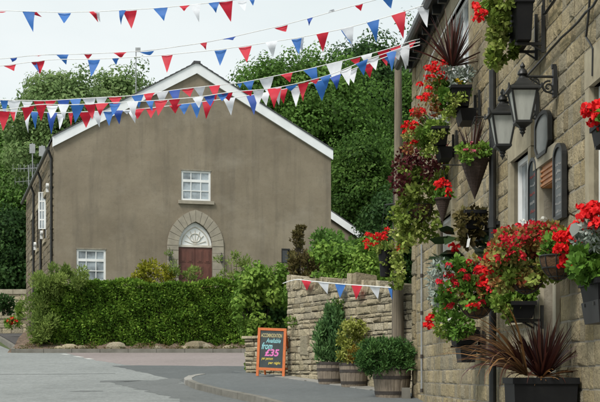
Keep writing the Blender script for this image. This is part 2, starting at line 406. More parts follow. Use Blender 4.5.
for j in range(len(ys)-1):
    for i in range(w-1): b.f.append((j*w+i,j*w+i+1,(j+1)*w+i+1,(j+1)*w+i)); b.m.append(0)
struct(b.build('ground',M['grass']))
hedgeY=45.7
# main road and side turning
sheet('road', ccw([(-16,-40),(2.4,-40),(2.4,10),(1.9,22),(1.2,31),(3,33),(3,44.2),(-9.6,44.2),(-14.5,60),(-22,84),(-32,84),(-30,50)]), M['road'], ROADL)
sheet('paved_apron', ccw([GP(88,359),GP(95,354.5),GP(40,352),GP(250,352.3),GP(300,352),GP(320,366),GP(250,366),GP(135,366)][:1]+[GP(60,351.5),GP(320,351.5),GP(320,367),GP(140,367),GP(100,361)]), M['pink'], ROADL+.001)
sheet('tarmac_patch', ccw([GP(112,366),GP(140,365.2),GP(190,366),GP(330,366.5),GP(330,384),GP(255,392),GP(190,384),GP(172,379.5),GP(150,374)]), M['tarmac'], ROADL+.002)
def strip(name,uv,w,mat,lift):
    uv2=[];w2=[]; rg=random.Random(int(uv[0][0]*7))
    for i in range(len(uv)-1):
        wa=w[i] if hasattr(w,'__len__') else w; wb=w[i+1] if hasattr(w,'__len__') else w; k=max(1,int(abs(uv[i+1][0]-uv[i][0])/3))
        for j in range(k): t=j/k; uv2.append((uv[i][0]+(uv[i+1][0]-uv[i][0])*t,uv[i][1]+(uv[i+1][1]-uv[i][1])*t+rg.uniform(-.025,.025))); w2.append((wa+(wb-wa)*t)*rg.uniform(.85,1.15))
    uv2.append(uv[-1]); w2.append(w[-1] if hasattr(w,'__len__') else w); uv=uv2; w=w2
    pts=[GP(*p) for p in uv]; L=[];R=[]
    for i,p in enumerate(pts):
        a=pts[max(i-1,0)]; c=pts[min(i+1,len(pts)-1)]; d=Vector((c[0]-a[0],c[1]-a[1])).normalized(); ww=w[i] if hasattr(w,'__len__') else w
        L.append((p[0]-d.y*ww/2,p[1]+d.x*ww/2)); R.append((p[0]+d.y*ww/2,p[1]-d.x*ww/2))
    b=MB(); b.v=[(x,y,G(y)+lift) for x,y in L+R]; n=len(L); b.r=[.5]*2*n
    b.f=[(i,i+n,i+1+n,i+1) for i in range(n-1)]; b.m=[0]*(n-1)
    o=b.build(name,mat); o['kind']='structure'; return o
strip('road_seam',[(100,381.5),(130,381),(150,384),(172,387.5),(195,393),(215,399),(240,408)],[.5,.9,1.3,1.5,1.4,1.3,1.2],M['seam'],ROADL+.003)
strip('road_seam',[(154,385),(166,381.5),(184,379.5),(200,380)],[.5,.8,.9,.6],M['seam'],ROADL+.0036)
strip('road_seam',[(-10,374.4),(30,374.3),(70,374),(115,373.6)],[.10,.14,.16,.10],M['seam'],ROADL+.003)
strip('road_seam',[(70,391.5),(85,391.2),(103,391)],[.06,.3,.08],M['seam'],ROADL+.003)
for (a,c) in (((52,350.9),(58,351.8)),((62,354),(69,354.8)),((75,356.4),(82,357.2)),((86,358.4),(92,359.2))):
    strip('road_marking',[a,c],.16,M['paint'],ROADL+.003)
# pavement in front of the dry stone wall, its nose curving out to the junction
nose=[GP(a,c,.02) for a,c in ((246,373.2),(222,373.3),(206,374),(196,375.8),(191.5,378.2),(193,380.6),(201,384),(228,390.2),(262,397),(290,404),(330,415))]+[(1.05,16),(1.25,8),(1.45,-5)]
pav=nose+[(2.9,-5),(2.6,8),(2.0,22.3),(1.95,23.4),(-.2,29),(-.6,30.2),(-1.6,30.4)]
sheet('pavement',ccw(pav),M['pave'],.02,thick=.3)
def kerb(name,pts,w,mat,h0,h1,side=1):
    b=MB()
    for i in range(len(pts)-1):
        p=Vector(pts[i]); q=Vector(pts[i+1]); seg=max(1,int((q-p).length/.9))
        for k in range(seg):
            a=p.lerp(q,k/seg); c=p.lerp(q,(k+1)/seg); d=(c-a).normalized(); nrm=Vector((-d.y,d.x))*w*side
            a=a+d*.006; c=c-d*.006
            P=[(a.x,a.y,G(a.y)+h0),(c.x,c.y,G(c.y)+h0),(c.x+nrm.x,c.y+nrm.y,G(c.y)+h0),(a.x+nrm.x,a.y+nrm.y,G(a.y)+h0)]
            T=[(x,y,z-h0+h1+random.uniform(-.004,.004)) for x,y,z in P]
            b.hexa(P+T)
    o=b.build(name,mat); o['kind']='structure'; return o
kerb('kerb',nose[5:],.13,M['kerb'],-.2,.036,-1)
kerb('dropped_kerb',nose[2:6],.16,M['lightkerb'],-.2,.03,-1)
# strip of pale flags at the foot of the wall
def lerp2(a,b,t): return (a[0]+(b[0]-a[0])*t, a[1]+(b[1]-a[1])*t)
WA=(-.26,28.3); WB=(1.87,23.25)
wd_=Vector((WB[0]-WA[0],WB[1]-WA[1])).normalized(); wn=Vector((wd_.y,-wd_.x))    # towards the street
if wn.x>0: wn=-wn
def wall_pt(t,o): p=lerp2(WA,WB,t); return (p[0]+wn.x*o,p[1]+wn.y*o)
b=MB()
for i in range(9):
    t0,t1=i/9-.02*(i==0),(i+1)/9-.006; wv=.34+.05*random.random()
    P=[wall_pt(t0,.0),wall_pt(t1,.0),wall_pt(t1,wv),wall_pt(t0,wv)]
    b.hexa([(x,y,G(y)-.05) for x,y in P]+[(x,y,G(y)+.035+random.uniform(-.004,.006)) for x,y in P])
struct(b.build('flagstone_strip',M['lightkerb']))
# bank and kerb under the hedge
b=MB(); nx=60
for i in range(nx+1):
    x=-10.0+i*(12.4/nx)
    for (y,z) in ((44.42,-.08),(44.65,.0),(45.0,.05),(45.5,.12),(46.2,.36),(47.2,.55)):
        b.v.append((x,y+random.uniform(-.05,.05),G(y)+z+random.uniform(-.05,.06)*(z>.1))); b.r.append(.5)
for i in range(nx):
    for j in range(5): b.f.append((i*6+j,(i+1)*6+j,(i+1)*6+j+1,i*6+j+1)); b.m.append(0)
struct(b.build('hedge_bank',M['earth'],smooth=True))
kerb('kerb',[(-9.7,44.28),(2.8,44.35)],.16,M['kerb'],-.2,.06,1)
kerb('kerb',[(-9.7,44.3),(-10.35,47.5),(-13.2,58),(-18.8,78)],.14,M['kerb'],-.2,.06,1)
sheet('footpath',ccw([(-9.6,44.4),(-10.25,47.5),(-13.1,58),(-18.6,78),(-15,78),(-13,64),(-9.0,47.9),(-9.0,44.4)]),M['path'],.04,thick=.25)
for k,(u,v,s) in enumerate([(70,346.5,.22),(82,347,.16),(117,347,.3),(197,347.5,.34),(203,347,.25),(158,348,.15),(60,348,.14),(228,348.5,.16),(186,348.6,.14)]):
    b=MB(); X,Y=(u-300)/F*44.9,44.85
    b.lathe((X,Y,G(Y)+.02),[(s*.3,-.08),(s*.9,0),(s,.3*s),(s*.8,.65*s),(s*.35,.85*s)],9,0,random.random(),lambda k:1+.25*math.sin(k*2.3+s*40),random.random())
    o=b.build('bank_stone',M['drystone']); o.scale=(1.2,.7,1)
    tag(o,['rounded stone on the earth bank below the hedge, at the left end','small flat stone beside the leftmost bank stone','tan boulder in the bank under the lower left house window','big pale boulder in the hedge bank beneath the red door','pale rock touching the right side of the big bank boulder','small rock in the bank between the tan boulder and the big pale one','little stone at the far left foot of the hedge','small rock in the bank nearest the garden wall','little stone just left of the big pale boulder'][k],'rock','stones in the hedge bank')
L=Leaf(4)
for _ in range(170):
    x=random.uniform(-9.6,2.0); y=44.5+random.random()**1.5*.9; L.blob((x,y,G(y)+.02+.22*(y-44.5)),(.14,.08,.05),random.randint(5,22),.07,.5,None,.8,.2)
o=L.build('weeds',leafm('weed and leaf litter',[(.05,.07,.015),(.10,.13,.03),(.16,.11,.05),(.22,.17,.09)])); o['kind']='stuff'
# terrace the chapel stands on
b=MB(); b.hexa([(-8.9,46.75,2.0),(6,46.75,2.0),(8,75,2.0),(-16,75,2.0),(-8.9,46.75,4.15),(6,46.75,4.15),(8,75,4.3),(-16,75,4.3)])
b.v=[(-8.9,46.75,2),(6,46.75,2),(6,60,2),(-8.9,48.3,2),(-8.9,46.75,4.15),(6,46.75,4.15),(6,60,4.15),(-8.9,48.3,4.15)]
struct(b.build('garden_terrace',M['grass']))

# ------------------------------------------------------------------ rough stone walling
def courses(z0,z1,lo,hi,lines=()):
    zs=[z0]
    while zs[-1]<z1-lo*.6: zs.append(zs[-1]+random.uniform(lo,hi))
    zs[-1]=z1; zs=np.array(zs)
    for l in lines:
        i=int(np.argmin(abs(zs-l)));
        if 0<i<len(zs)-1: zs[i]=l
    zs=sorted(zs); out=[zs[0]]
    for z in zs[1:]:
        if z-out[-1]>.035 or z in lines: out.append(z)
    return out
def stonework(mb,T,s0,s1,z0,z1,openings=(),ch=(.15,.23),bl=(.2,.5),gap=.009,proud=(.012,.035),rough=.008,zfun=None,mi=0):
    """T(s,z,o)->xyz. irregular squared blocks, each with its own tint"""
    lines=[z for (a,b,c,d) in openings for z in (c,d)]
    zs=courses(z0,z1,*ch,lines)
    for c0,c1 in zip(zs[:-1],zs[1:]):
        mid=(c0+c1)/2; segs=[(s0,s1)]
        for (a,b_,c,d) in openings:
            if c<mid<d:
                ns=[]
                for (x,y) in segs:
                    if b_<=x or a>=y: ns.append((x,y)); continue
                    if a>x: ns.append((x,a))
                    if b_<y: ns.append((b_,y))
                segs=ns
        for (x,y) in segs:
            p=x
            while p<y-.02:
                l=random.uniform(*bl); q=p+l
                if y-q<bl[0]*.6: q=y
                ct=c1 if zfun is None else min(c1,zfun((p+q)/2))
                if ct-c0>.045: block(mb,T,p+gap/2,q-gap/2,c0+gap/2,ct-gap/2,random.uniform(*proud),rough,mi)
                p=q
def block(mb,T,a,b,c,d,h,rough,mi=0):
    i=min(.014,(b-a)*.2,(d-c)*.2); j=lambda s=rough: random.uniform(-s,s)
    ring=[(a,c),(b,c),(b,d),(a,d)]; g=rough*.6
    o=[(x+j(g),z+j(g)) for x,z in ring]
    V=[T(x,z,-.03) for x,z in o]+[T(x,z,h*.45) for x,z in o]
    inn=[(a+i*2+j(),c+i*2+j()),(b-i*2+j(),c+i*2+j()),(b-i*2+j(),d-i*2+j()),(a+i*2+j(),d-i*2+j())]
    V+=[T(x,z,h+j(h*.35)) for x,z in inn]+[T((a+b)/2+j(),(c+d)/2+j(),h*1.15+j(h*.3))]
    Fc=[(k,(k+1)%4,(k+1)%4+4,k+4) for k in range(4)]+[(k+4,(k+1)%4+4,(k+1)%4+8,k+8) for k in range(4)]+[(8+k,8+(k+1)%4,12) for k in range(4)]
    mb.add(V,Fc,mi,random.random())
def backing(mb,T,s0,s1,z0,z1,openings,depth,mi=1):
    ss=sorted({s0,s1,*[x for o in openings for x in o[:2]]}); zz=sorted({z0,z1,*[x for o in openings for x in o[2:4]]})
    for a,b in zip(ss[:-1],ss[1:]):
        for c,d in zip(zz[:-1],zz[1:]):
            if any(o[0]<=(a+b)/2<=o[1] and o[2]<=(c+d)/2<=o[3] for o in openings): continue
            mb.add([T(a,c,0),T(b,c,0),T(b,d,0),T(a,d,0)],[(0,1,2,3)],mi)
    for (a,b,c,d) in openings:
        R=[(a,c),(b,c),(b,d),(a,d)]
        mb.add([T(x,z,0) for x,z in R]+[T(x,z,-depth) for x,z in R],[(k,(k+1)%4,(k+1)%4+4,k+4) for k in range(4)],mi)

# ------------------------------------------------------------------ the pub on the right
S0,S1=4.0,22.2; EAVE=6.92
pub=thing('stone_pub','sandstone pub hung with flower baskets and lanterns along the right side','building',FP(16,G(16),0))
WIN=[(12.93,13.80,2.25,3.86),(17.90,19.15,2.35,3.86),(16.45,18.3,5.32,6.56),(9.55,10.6,2.3,3.95)]
DOOR=(11.86,12.40,.66,3.58)
ops=WIN+[DOOR]
mb=MB(); stonework(mb,FP,S0,S1,.0,EAVE,ops,(.15,.22),(.14,.38),.018,(.003,.018),.010)
backing(mb,FP,S0,S1,-.6,EAVE,ops,.22)
# far end and near end walls, rear
def PT(s,z,o): return FP(s,z,o)
for s in (S1,S0): mb.add([PT(s,-.6,-.001),PT(s,-.6,-7),PT(s,EAVE,-7),PT(s,EAVE+2.4,-3.5),PT(s,EAVE,-.001)],[(0,1,2,3,4)],1)
mb.add([PT(S0,-.6,-7),PT(S1,-.6,-7),PT(S1,EAVE,-7),PT(S0,EAVE,-7)],[(0,1,2,3)],1)
mb.build('wall',[M['pubstone'],M['mortar']],pub)
# quoins at the far corner
mb=MB(); z=.9
while z<EAVE-.1:
    h=random.uniform(.24,.32); L=random.choice((.28,.45)); block(mb,lambda s,z,o:FP(s,z,o+.012),S1-L,S1+.01,z,min(z+h-.01,EAVE),.03,.006); z+=h
mb.build('quoin_stones',[M['pubstone']],pub)
mb=MB()
def fbox(mb,s0,s1,z0,z1,o0,o1,mi=0):
    mb.hexa([FP(s0,z0,o0),FP(s1,z0,o0),FP(s1,z0,o1),FP(s0,z0,o1),FP(s0,z1,o0),FP(s1,z1,o0),FP(s1,z1,o1),FP(s0,z1,o1)],mi)
# roof: slates stepping up from the eave
mb=MB(); n=16
for k in range(n):
    a,b_=k/n,(k+1)/n; o0,o1=.20-3.75*a,.20-3.75*b_; z0,z1=EAVE+.02+2.42*a,EAVE+.02+2.42*b_
    fbox_pts=[FP(S0-.1,z0,o0),FP(S1+.15,z0,o0),FP(S1+.15,z1+.03,o1-.1),FP(S0-.1,z1+.03,o1-.1)]
    mb.hexa(fbox_pts+[(x,y,zz+.025) for x,y,zz in fbox_pts])
P=[FP(S0-.1,EAVE+2.47,-3.5),FP(S1+.15,EAVE+2.47,-3.5),FP(S1+.15,EAVE,-7.2),FP(S0-.1,EAVE,-7.2)]
mb.hexa(P+[(x,y,z+.05) for x,y,z in P])
mb.build('roof',[M['slate']],pub)
mb=MB(); fbox(mb,S0,S1+.1,EAVE-.14,EAVE+.01,.035,.075); fbox(mb,S0,S1+.1,EAVE-.02,EAVE+.015,.075,.2)
s=S0+.3
while s<S1: fbox(mb,s,s+.07,EAVE-.15,EAVE-.02,.075,.19); s+=.55
mb.build('eaves_board',[M['black']],pub)
mb=MB()
prof=[(.20,.05),(.20,-.02),(.225,-.06),(.26,-.075),(.295,-.06),(.32,-.02),(.32,.05)]
V=[FP(ss,EAVE+z,o) for ss in (S0,S1+.2) for o,z in prof]+[FP(ss,EAVE+z+.004,o) for ss in (S0,S1+.2) for o,z in [(.21,.05),(.21,-.015),(.23,-.05),(.26,-.063),(.29,-.05),(.31,-.015),(.31,.05)]]
for base in (0,14): mb.add(V[base:base+14],[(i,i+1,i+8,i+7) for i in range(6)])
s=S0+.4
mb.build('gutter',[M['black']],pub)
# openings
def window(op,pale=False,curtain=False,cols=2):
    a,b_,c,d=op; mbf=MB(); dp=-.10; w=.055
    fbox(mbf,a,a+w,c,d,dp,dp+.06); fbox(mbf,b_-w,b_,c,d,dp,dp+.06); fbox(mbf,a+w,b_-w,c,c+w,dp,dp+.06); fbox(mbf,a+w,b_-w,d-w,d,dp,dp+.06)
    mid=(c+d)/2; fbox(mbf,a+w,b_-w,mid-.025,mid+.025,dp+.004,dp+.056)
    for k in range(1,cols): s=a+(b_-a)*k/cols; fbox(mbf,s-.018,s+.018,c+w,d-w,dp+.008,dp+.05)
    o=mbf.build('window',[M['white']],pub)
    mbg=MB(); fbox(mbg,a+w/2,b_-w/2,c+w/2,d-w/2,dp+.012,dp+.026); mbg.build('pane',[M['offwhite'] if curtain else M['glass']],o)
    mbl=MB(); fbox(mbl,a-.14,b_+.14,d,d+.30,-.12,.042); mbl.build('lintel',[M['ashlar']],o)
    mbs=MB(); fbox(mbs,a-.1,b_+.1,c-.13,c,-.12,.07); mbs.build('sill',[M['ashlar']],o)
    mbj=MB()
    for (x,y) in ((a-.13,a),(b_,b_+.13)): fbox(mbj,x,y,c,d-.002,-.12,.04)
    build_each(mbj,'jamb',[M['ashlar']],o)
window(WIN[0]); window(WIN[1],curtain=True); window(WIN[2]); window(WIN[3])
a,b_,c,d=DOOR
mbd=MB(); fbox(mbd,a+.05,b_-.05,c,d-.34,-.19,-.15)
for (z0,z1) in ((c+.15,c+1.0),(c+1.15,d-.5)): fbox(mbd,a+.10,b_-.10,z0,z1,-.15,-.135)
dr=mbd.build('door',[M['offwhite']],pub)
mbp=MB(); fbox(mbp,a+.001,b_-.001,d-.20,d-.001,-.14,.02)
for k in range(4): fbox(mbp,a+.003,b_-.003,d-.19+k*.045,d-.17+k*.045,.02,.034)
mbp.build('wooden_head_board',[M['varnish']],dr)
mbf=MB(); fbox(mbf,a,a+.05,c,d-.2,-.2,-.10); fbox(mbf,b_-.05,b_,c,d-.2,-.2,-.10); build_each(mbf,'door_post',[M['offwhite']],dr)
mbj=MB(); fbox(mbj,a-.13,a,c,d,-.2,.045); fbox(mbj,b_,b_+.24,c,d,-.2,.045); fbox(mbj,a-.13,b_+.24,d,d+.12,-.2,.055); fbox(mbj,a-.1,b_+.3,c-.12,c,-.2,.3)
mbj.build('door_surround',[M['paleashlar']],pub)
# drainpipe with collars, conduit, cables
mb=MB(); sp=FS(493.5,.07)
mb.tube([FP(sp,.5,.08),FP(sp,6.9,.08)],.042,12)
for z in (1.9,3.3,4.55,5.8): mb.tube([FP(sp,z-.05,.08),FP(sp,z+.05,.08)],.054,12); fbox(mb,sp-.09,sp+.09,z-.02,z+.02,0,.05)
mb.build('drainpipe',[M['black']],pub)
mb=MB(); sp2=FS(422.3,.03); mb.tube([FP(sp2,1.33,.04),FP(sp2,3.7,.04)],.017,8); mb.build('conduit',[M['grey']],pub)
mb=MB()
for z in (1.35,1.9,2.6,3.2): mb.tube([FP(sp2,z-.03,.04),FP(sp2,z+.03,.04)],.024,8)
build_each(mb,'conduit_clip',[M['hoop']],pub)
def wallline(uv,o,r,name,mat):
    pts=[]
    for (u,v) in uv: s=FS(u,o); pts.append(FP(s,FZ(v,s-o*FB),o))
    mb=MB(); mb.tube(pts,r,6); return mb.build(name,[M[mat]],pub)
wallline([(601,-8),(593,6),(586,12),(578,22),(570,30),(562,37),(552,48),(545,56),(536,66),(526,77),(514,90),(504,99)],.045,.011,'cable','black')
wallline([(590,-5),(588,20),(586,37),(590,43),(593,49),(592.5,76)],.045,.010,'cable','black')
wallline([(466,-12),(461,0),(450,20),(441,38),(432,56),(426,74),(419,97)],.05,.012,'cable','cord')

# lanterns on scrolled brackets
def lantern(s,k,v_top,label,out):
    """s: station on the wall, k: scale, v_top: photo row of the finial top"""
    zt=FZ(v_top,s); c=Vector(FP(s,zt,out)); R=thing('bracket_lantern',label,'wall lantern',(c.x,c.y,zt-.7*k),'twin black lanterns on the pub wall')
    Z=lambda d: zt-d*k
    def ring(h,w): return [(c.x+sx*w*k/2,c.y+sy*w*k/2,Z(h)) for sx,sy in ((-1,-1),(1,-1),(1,1),(-1,1))]
    mb=MB()
    tiers=[(.155,.09),(.17,.10),(.215,.17),(.25,.285),(.262,.30),(.275,.30),(.277,.25)]
    for (h0,w0),(h1,w1) in zip(tiers[:-1],tiers[1:]): mb.add(ring(h0,w0)+ring(h1,w1),[(i,(i+1)%4,(i+1)%4+4,i+4) for i in range(4)])
    mb.add(ring(.155,.09)+ring(.277,.25),[(0,1,2,3),(7,6,5,4)])
    for sx,sy in ((-1,-1),(1,-1),(1,1),(-1,1)): mb.tube([(c.x+sx*.148*k,c.y+sy*.148*k,Z(.275)),(c.x+sx*.155*k,c.y+sy*.155*k,Z(.225))],[.016*k,.006*k],6)
    cap=mb.build('lamp_roof',[M['black']],R)
    mb=MB(); mb.lathe((c.x,c.y,Z(0)),[(.004*k,0),(.016*k,-.02*k),(.026*k,-.04*k),(.016*k,-.058*k),(.03*k,-.07*k),(.044*k,-.09*k),(.05*k,-.115*k),(.03*k,-.13*k),(.05*k,-.16*k)][::-1],14); mb.build('finial',[M['black']],cap)
    mb=MB(); mb.add(ring(.28,.225)+ring(.56,.125),[(0,1,5,4),(1,2,6,5),(2,3,7,6),(3,0,4,7)]); mb.build('glass',[M['lampglass']],R)
    mb=MB(); a=ring(.275,.235); b=ring(.565,.133)
    for i in range(4): mb.tube([a[i],b[i]],.0105*k,6)
    for rr in (a,b):
        for i in range(4): mb.tube([rr[i],rr[(i+1)%4]],.010*k,6)
    for (h0,w0),(h1,w1) in zip([(.56,.16),(.58,.16),(.60,.10),(.62,.055)][:-1],[(.58,.16),(.60,.10),(.62,.055)]): mb.add(ring(h0,w0)+ring(h1,w1),[(i,(i+1)%4,(i+1)%4+4,i+4) for i in range(4)]+[(0,1,2,3)])
    mb.lathe((c.x,c.y,Z(.62)),[(.028*k,0),(.034*k,-.015*k),(.02*k,-.03*k),(.028*k,-.045*k),(.012*k,-.06*k),(.004*k,-.085*k)][::-1],12)
    mb.build('lamp_frame',[M['black']],R)
    mb=MB(); wl=FP(s,Z(.13),0)
    fbox(mb,s-.028,s+.028,Z(.33),Z(.04),.025,.06)
    mb.tube([(c.x,c.y,Z(.135)),FP(s,Z(.135),.04)],.0125*k,8)
    mb.tube([(c.x,c.y,Z(.165)),(c.x,c.y,Z(.10))],.02*k,8)
    fbox(mb,s-.02,s+.02,Z(.02),Z(.06),.03,.07)
    # scroll: spiral between arm and plate
    def sp(cx,cz,r0,turns,a0,dirn,rr):
        pts=[]
        for i in range(26):
            q=i/25; a=a0+dirn*q*turns*2*math.pi; r=r0*(1-.8*q); pts.append(FP(s,cz+r*math.sin(a),cx+r*math.cos(a)))
        mb.tube(pts,rr,6)
    sp(.10,Z(.235),.062*k,1.6,math.pi*.6,-1,.009*k); sp(.215,Z(.19),.042*k,1.5,0,1,.008*k)
    mb.tube([FP(s,Z(.30),.05),FP(s,Z(.275),.12),FP(s,Z(.21),.175),FP(s,Z(.148),.27)],.009*k,6)
    mb.build('wall_bracket',[M['black']],R)
lantern(FS(558)-.05,.96,62.5,'nearer and larger black lantern on the scrolled bracket to the right',.335)
lantern(FS(539)-.1,.97,89,'farther black lantern, partly behind the larger one and close to the drainpipe',.375)

# boards and plaque on the wall
def board(name,label,cat,s0,s1,z0,z1,face,arch,th,marks=None):
    R=thing(name,label,cat,FP((s0+s1)/2,z0,.03)); n=14
    def outline(i):
        pts=[(s0+i,z0+i),(s1-i,z0+i)]
        if arch=='cut': pts=[(s0+i,z0+.10+i*.4),(s0+.12,z0+i),(s1-.12,z0+i),(s1-i,z0+.10+i*.4)]
        for k in range(n+1):
            t=math.pi*k/n; pts.append(((s0+s1)/2+((s1-s0)/2-i)*math.cos(t), z1-.12-i*.3+(.12-i*.7)*math.sin(t)))
        return pts
    A=outline(0); B=outline(.035); m=len(A); mb=MB()
    V=[FP(x,z,.03) for x,z in A]+[FP(x,z,.03+th) for x,z in A]+[FP(x,z,.03+th) for x,z in B]+[FP(x,z,.03+th*.6) for x,z in B]
    Fc=[]
    for q in range(3): Fc+=[(q*m+i,q*m+(i+1)%m,(q+1)*m+(i+1)%m,(q+1)*m+i) for i in range(m)]
    mb.add(V,Fc); mb.build('frame',[M['black']],R)
    mb=MB(); mb.add([FP(x,z,.03+th*.62) for x,z in B],[tuple(range(m))]); mb.build('panel',[face],R)
    if marks:
        mb=MB()
        for (zz,cols,mi) in marks:
            s=s0+.06
            while s<s1-.08:
                l=random.uniform(.02,.05); zj=zz+random.uniform(-.006,.006)
                fbox(mb,s,min(s+l,s1-.06),zj,zj+random.uniform(.014,.03),.03+th*.62,.033+th*.62,mi); s+=l+random.uniform(.012,.03)
        build_each(mb,'chalk_mark',[M['dullwhite'],M['dullred']],R)
    return R
M['dullwhite']=plain('faded white lettering',(.24,.24,.23),(.15,.15,.145),20,.8,0); M['dullred']=plain('faded red lettering',(.20,.035,.03),(.13,.025,.02),20,.8,0)
M['plaque']=plain('grey slate plaque',(.13,.14,.135),(.20,.21,.20),3,.45,.1)
M['boardgrey']=plain('grey menu sheet',(.10,.11,.11),(.06,.065,.07),5,.5,.05)
board('wall_plaque','blank grey plaque with a black frame fixed beside the larger lantern bracket','plaque',11.93,12.52,3.66,4.08,M['plaque'],'cut',.04)
board('menu_board','tall black framed board with faded grey writing, right of the wooden door head','menu board',11.38,11.74,2.98,3.66,M['boardgrey'],'', .045,[(3.05+.07*k,0,0) for k in range(7)])
board('menu_board','narrow dark board with red and white lettering between window and wooden door head','menu board',12.50,12.86,3.0,3.72,M['chalk'],'', .03,[(3.1+.085*k,0,k%2) for k in range(6)])
# ornamental iron trellis bracket at the top
R=thing('iron_bracket','black pointed iron bracket on the stone wall at the very top, above the lanterns','bracket',FP(FS(556),FZ(12,12),.03))
mb=MB(); sA,sB=FS(549),FS(563); pts=[(sA,FZ(-18,sA)),(sA,FZ(12,FS(551))),(FS(551),FZ(13,FS(551))),(sB,FZ(-4,sB)),(sB,FZ(-22,sB))]
mb.tube([FP(s,z,.05) for s,z in pts],.014,6); mb.tube([FP(sA,FZ(-5,sA),.05),FP(sB,FZ(-22,sB),.05)],.011,6); mb.tube([FP((sA+sB)/2,FZ(2,FS(556)),.05),FP((sA+sB)/2,FZ(-25,FS(556)),.05)],.011,6)
mb.build('bars',[M['black']],R)

# ------------------------------------------------------------------ planters on the pub wall
def fcen(u,v,o): s=FS(u,o); p=FP(s,0,o); return Vector((p[0],p[1],CAM+(V0-v)/F*p[1])), s, F/p[1]
def trough(u0,u1,v0,v1,o,name,label,mat='blackplastic',depth=.22,double=False,strut=True):
    """box seen obliquely: its end faces us, out from the wall; u0..u1 the end's width, v0..v1 its height"""
    u=(u0+u1)/2; c,s,px=fcen(u,(v0+v1)/2,o); w=(u1-u0)/px; h=(v1-v0)/px
    R=thing(name,label,'planter',(c.x,c.y,c.z-h/2),'planters on the pub wall'); mb=MB()
    L=.30; x0,x1=c.x-w/2,c.x+w/2
    def T(x,y,z): return (x,y,z)
    z0,z1=c.z-h/2,c.z+h/2; t=.02
    # tapered sides, rim, open top with soil
    a=.82
    P=[(c.x-w/2*a,c.y-L*a,z0),(c.x+w/2*a,c.y-L*a,z0),(c.x+w/2*a,c.y+L*a,z0),(c.x-w/2*a,c.y+L*a,z0),(x0,c.y-L,z1),(x1,c.y-L,z1),(x1,c.y+L,z1),(x0,c.y+L,z1)]
    mb.hexa(P); body=mb.build('box',[M[mat]],R)
    mb=MB()
    for (xa,xb,ya,yb) in ((x0-.01,x1+.01,c.y-L-.01,c.y-L+t),(x0-.01,x1+.01,c.y+L-t,c.y+L+.01),(x0-.01,x0+t,c.y-L+t,c.y+L-t),(x1-t,x1+.01,c.y-L+t,c.y+L-t)): mb.box(xa,xb,ya,yb,z1-.025,z1+.012)
    mb.build('rim',[M[mat]],body)
    mb=MB(); mb.box(x0+t,x1-t,c.y-L+t,c.y+L-t,z1-.01,z1+.005); mb.build('soil',[M['soil']],body)
    for yy in (c.y-L*.5,c.y+L*.5):
        mb=MB(); wx=FA-FB*yy; mb.box(x0,wx-.02,yy-.012,yy+.012,z0-.03,z0-.005); mb.box(wx-.05,wx-.02,yy-.015,yy+.015,z0-.10,z1-.02)
        mb.tube([(wx-.035,yy,z0-.09),((x0+wx)/2,yy,z0-.02)],.01,6)
        mb.build('bracket',[M['black']],R)
    if double:                       # deeper second box hung below and nearer the wall
        mb=MB(); xa,xb=x0+w*.45,x1+w*.28; zb,zt=z0-h*.72,z0-.035
        mb.hexa([(xa+.03,c.y-L*.7,zb),(xb,c.y-L*.7,zb),(xb,c.y+L*.7,zb),(xa+.03,c.y+L*.7,zb),(xa,c.y-L*.85,zt),(xb,c.y-L*.85,zt),(xb,c.y+L*.85,zt),(xa,c.y+L*.85,zt)]); mb.build('lower_box',[M[mat]],R)
    return R,c,px,(x0,x1,z0,z1)
def at(u,v,y): return np.array(W(u,v,y))
def scatter(lst,y,dy=.22): return [at(u+random.uniform(-1,1),v+random.uniform(-1,1),y+random.uniform(-dy,dy)) for u,v in lst]
def cluster(n,u0,u1,v0,v1): return [(random.uniform(u0,u1),random.uniform(v0,v1)) for _ in range(n)]
def fol(R,name,mat,spots,y,size,n,k=6,width=.75,dy=.2,up=.2,droop=0,shell=.35,face=False):
    """foliage: spots = (u,v,radius px) lumps at depth y"""
    L=Leaf(k); px=F/y
    for (u,v,r) in spots: L.blob(at(u,v,y+random.uniform(-dy,dy)),(r/px,r/px*1.2,r/px),n,size,width,None,up,shell,droop,face=face)
    return L.build(name,M[mat],R)
def stems(R,pts,base,r=.006,name='stems'):
    mb=MB()
    for p in pts:
        p=Vector(p); b=Vector(base)+Vector((random.uniform(-.06,.06),random.uniform(-.1,.1),0)); m=(p+b)/2+Vector((0,0,.04)); mb.tube([b,m,p],r,5)
    return mb.build(name,[M['l_green']],R)

# A: top trough with trailing ivy
R,c,px,bx=trough(512,528,8,46,.22,'ivy_trough','black trough at the very top of the pub wall with long trailing green ivy')
y=c.y
fol(R,'ivy','l_ivy',[(500+random.uniform(-10,12),v,5.5) for v in range(-14,10,3)]+[(498+random.uniform(-5,9),v,5) for v in range(6,40,3)]+[(495+random.uniform(-4,7),v,4) for v in range(34,66,3)]+[(512,4,8),(518,-2,8),(505,0,8),(490,2,6),(484,8,5),(515,46,3),(513,54,2.5)],y,.055,60,droop=.5)
p=scatter([(476,6),(480,10),(478,17),(482,14),(477,21),(489,3)],y); heads(p,.05,parent=R,n=26); stems(R,p,at(500,2,y))
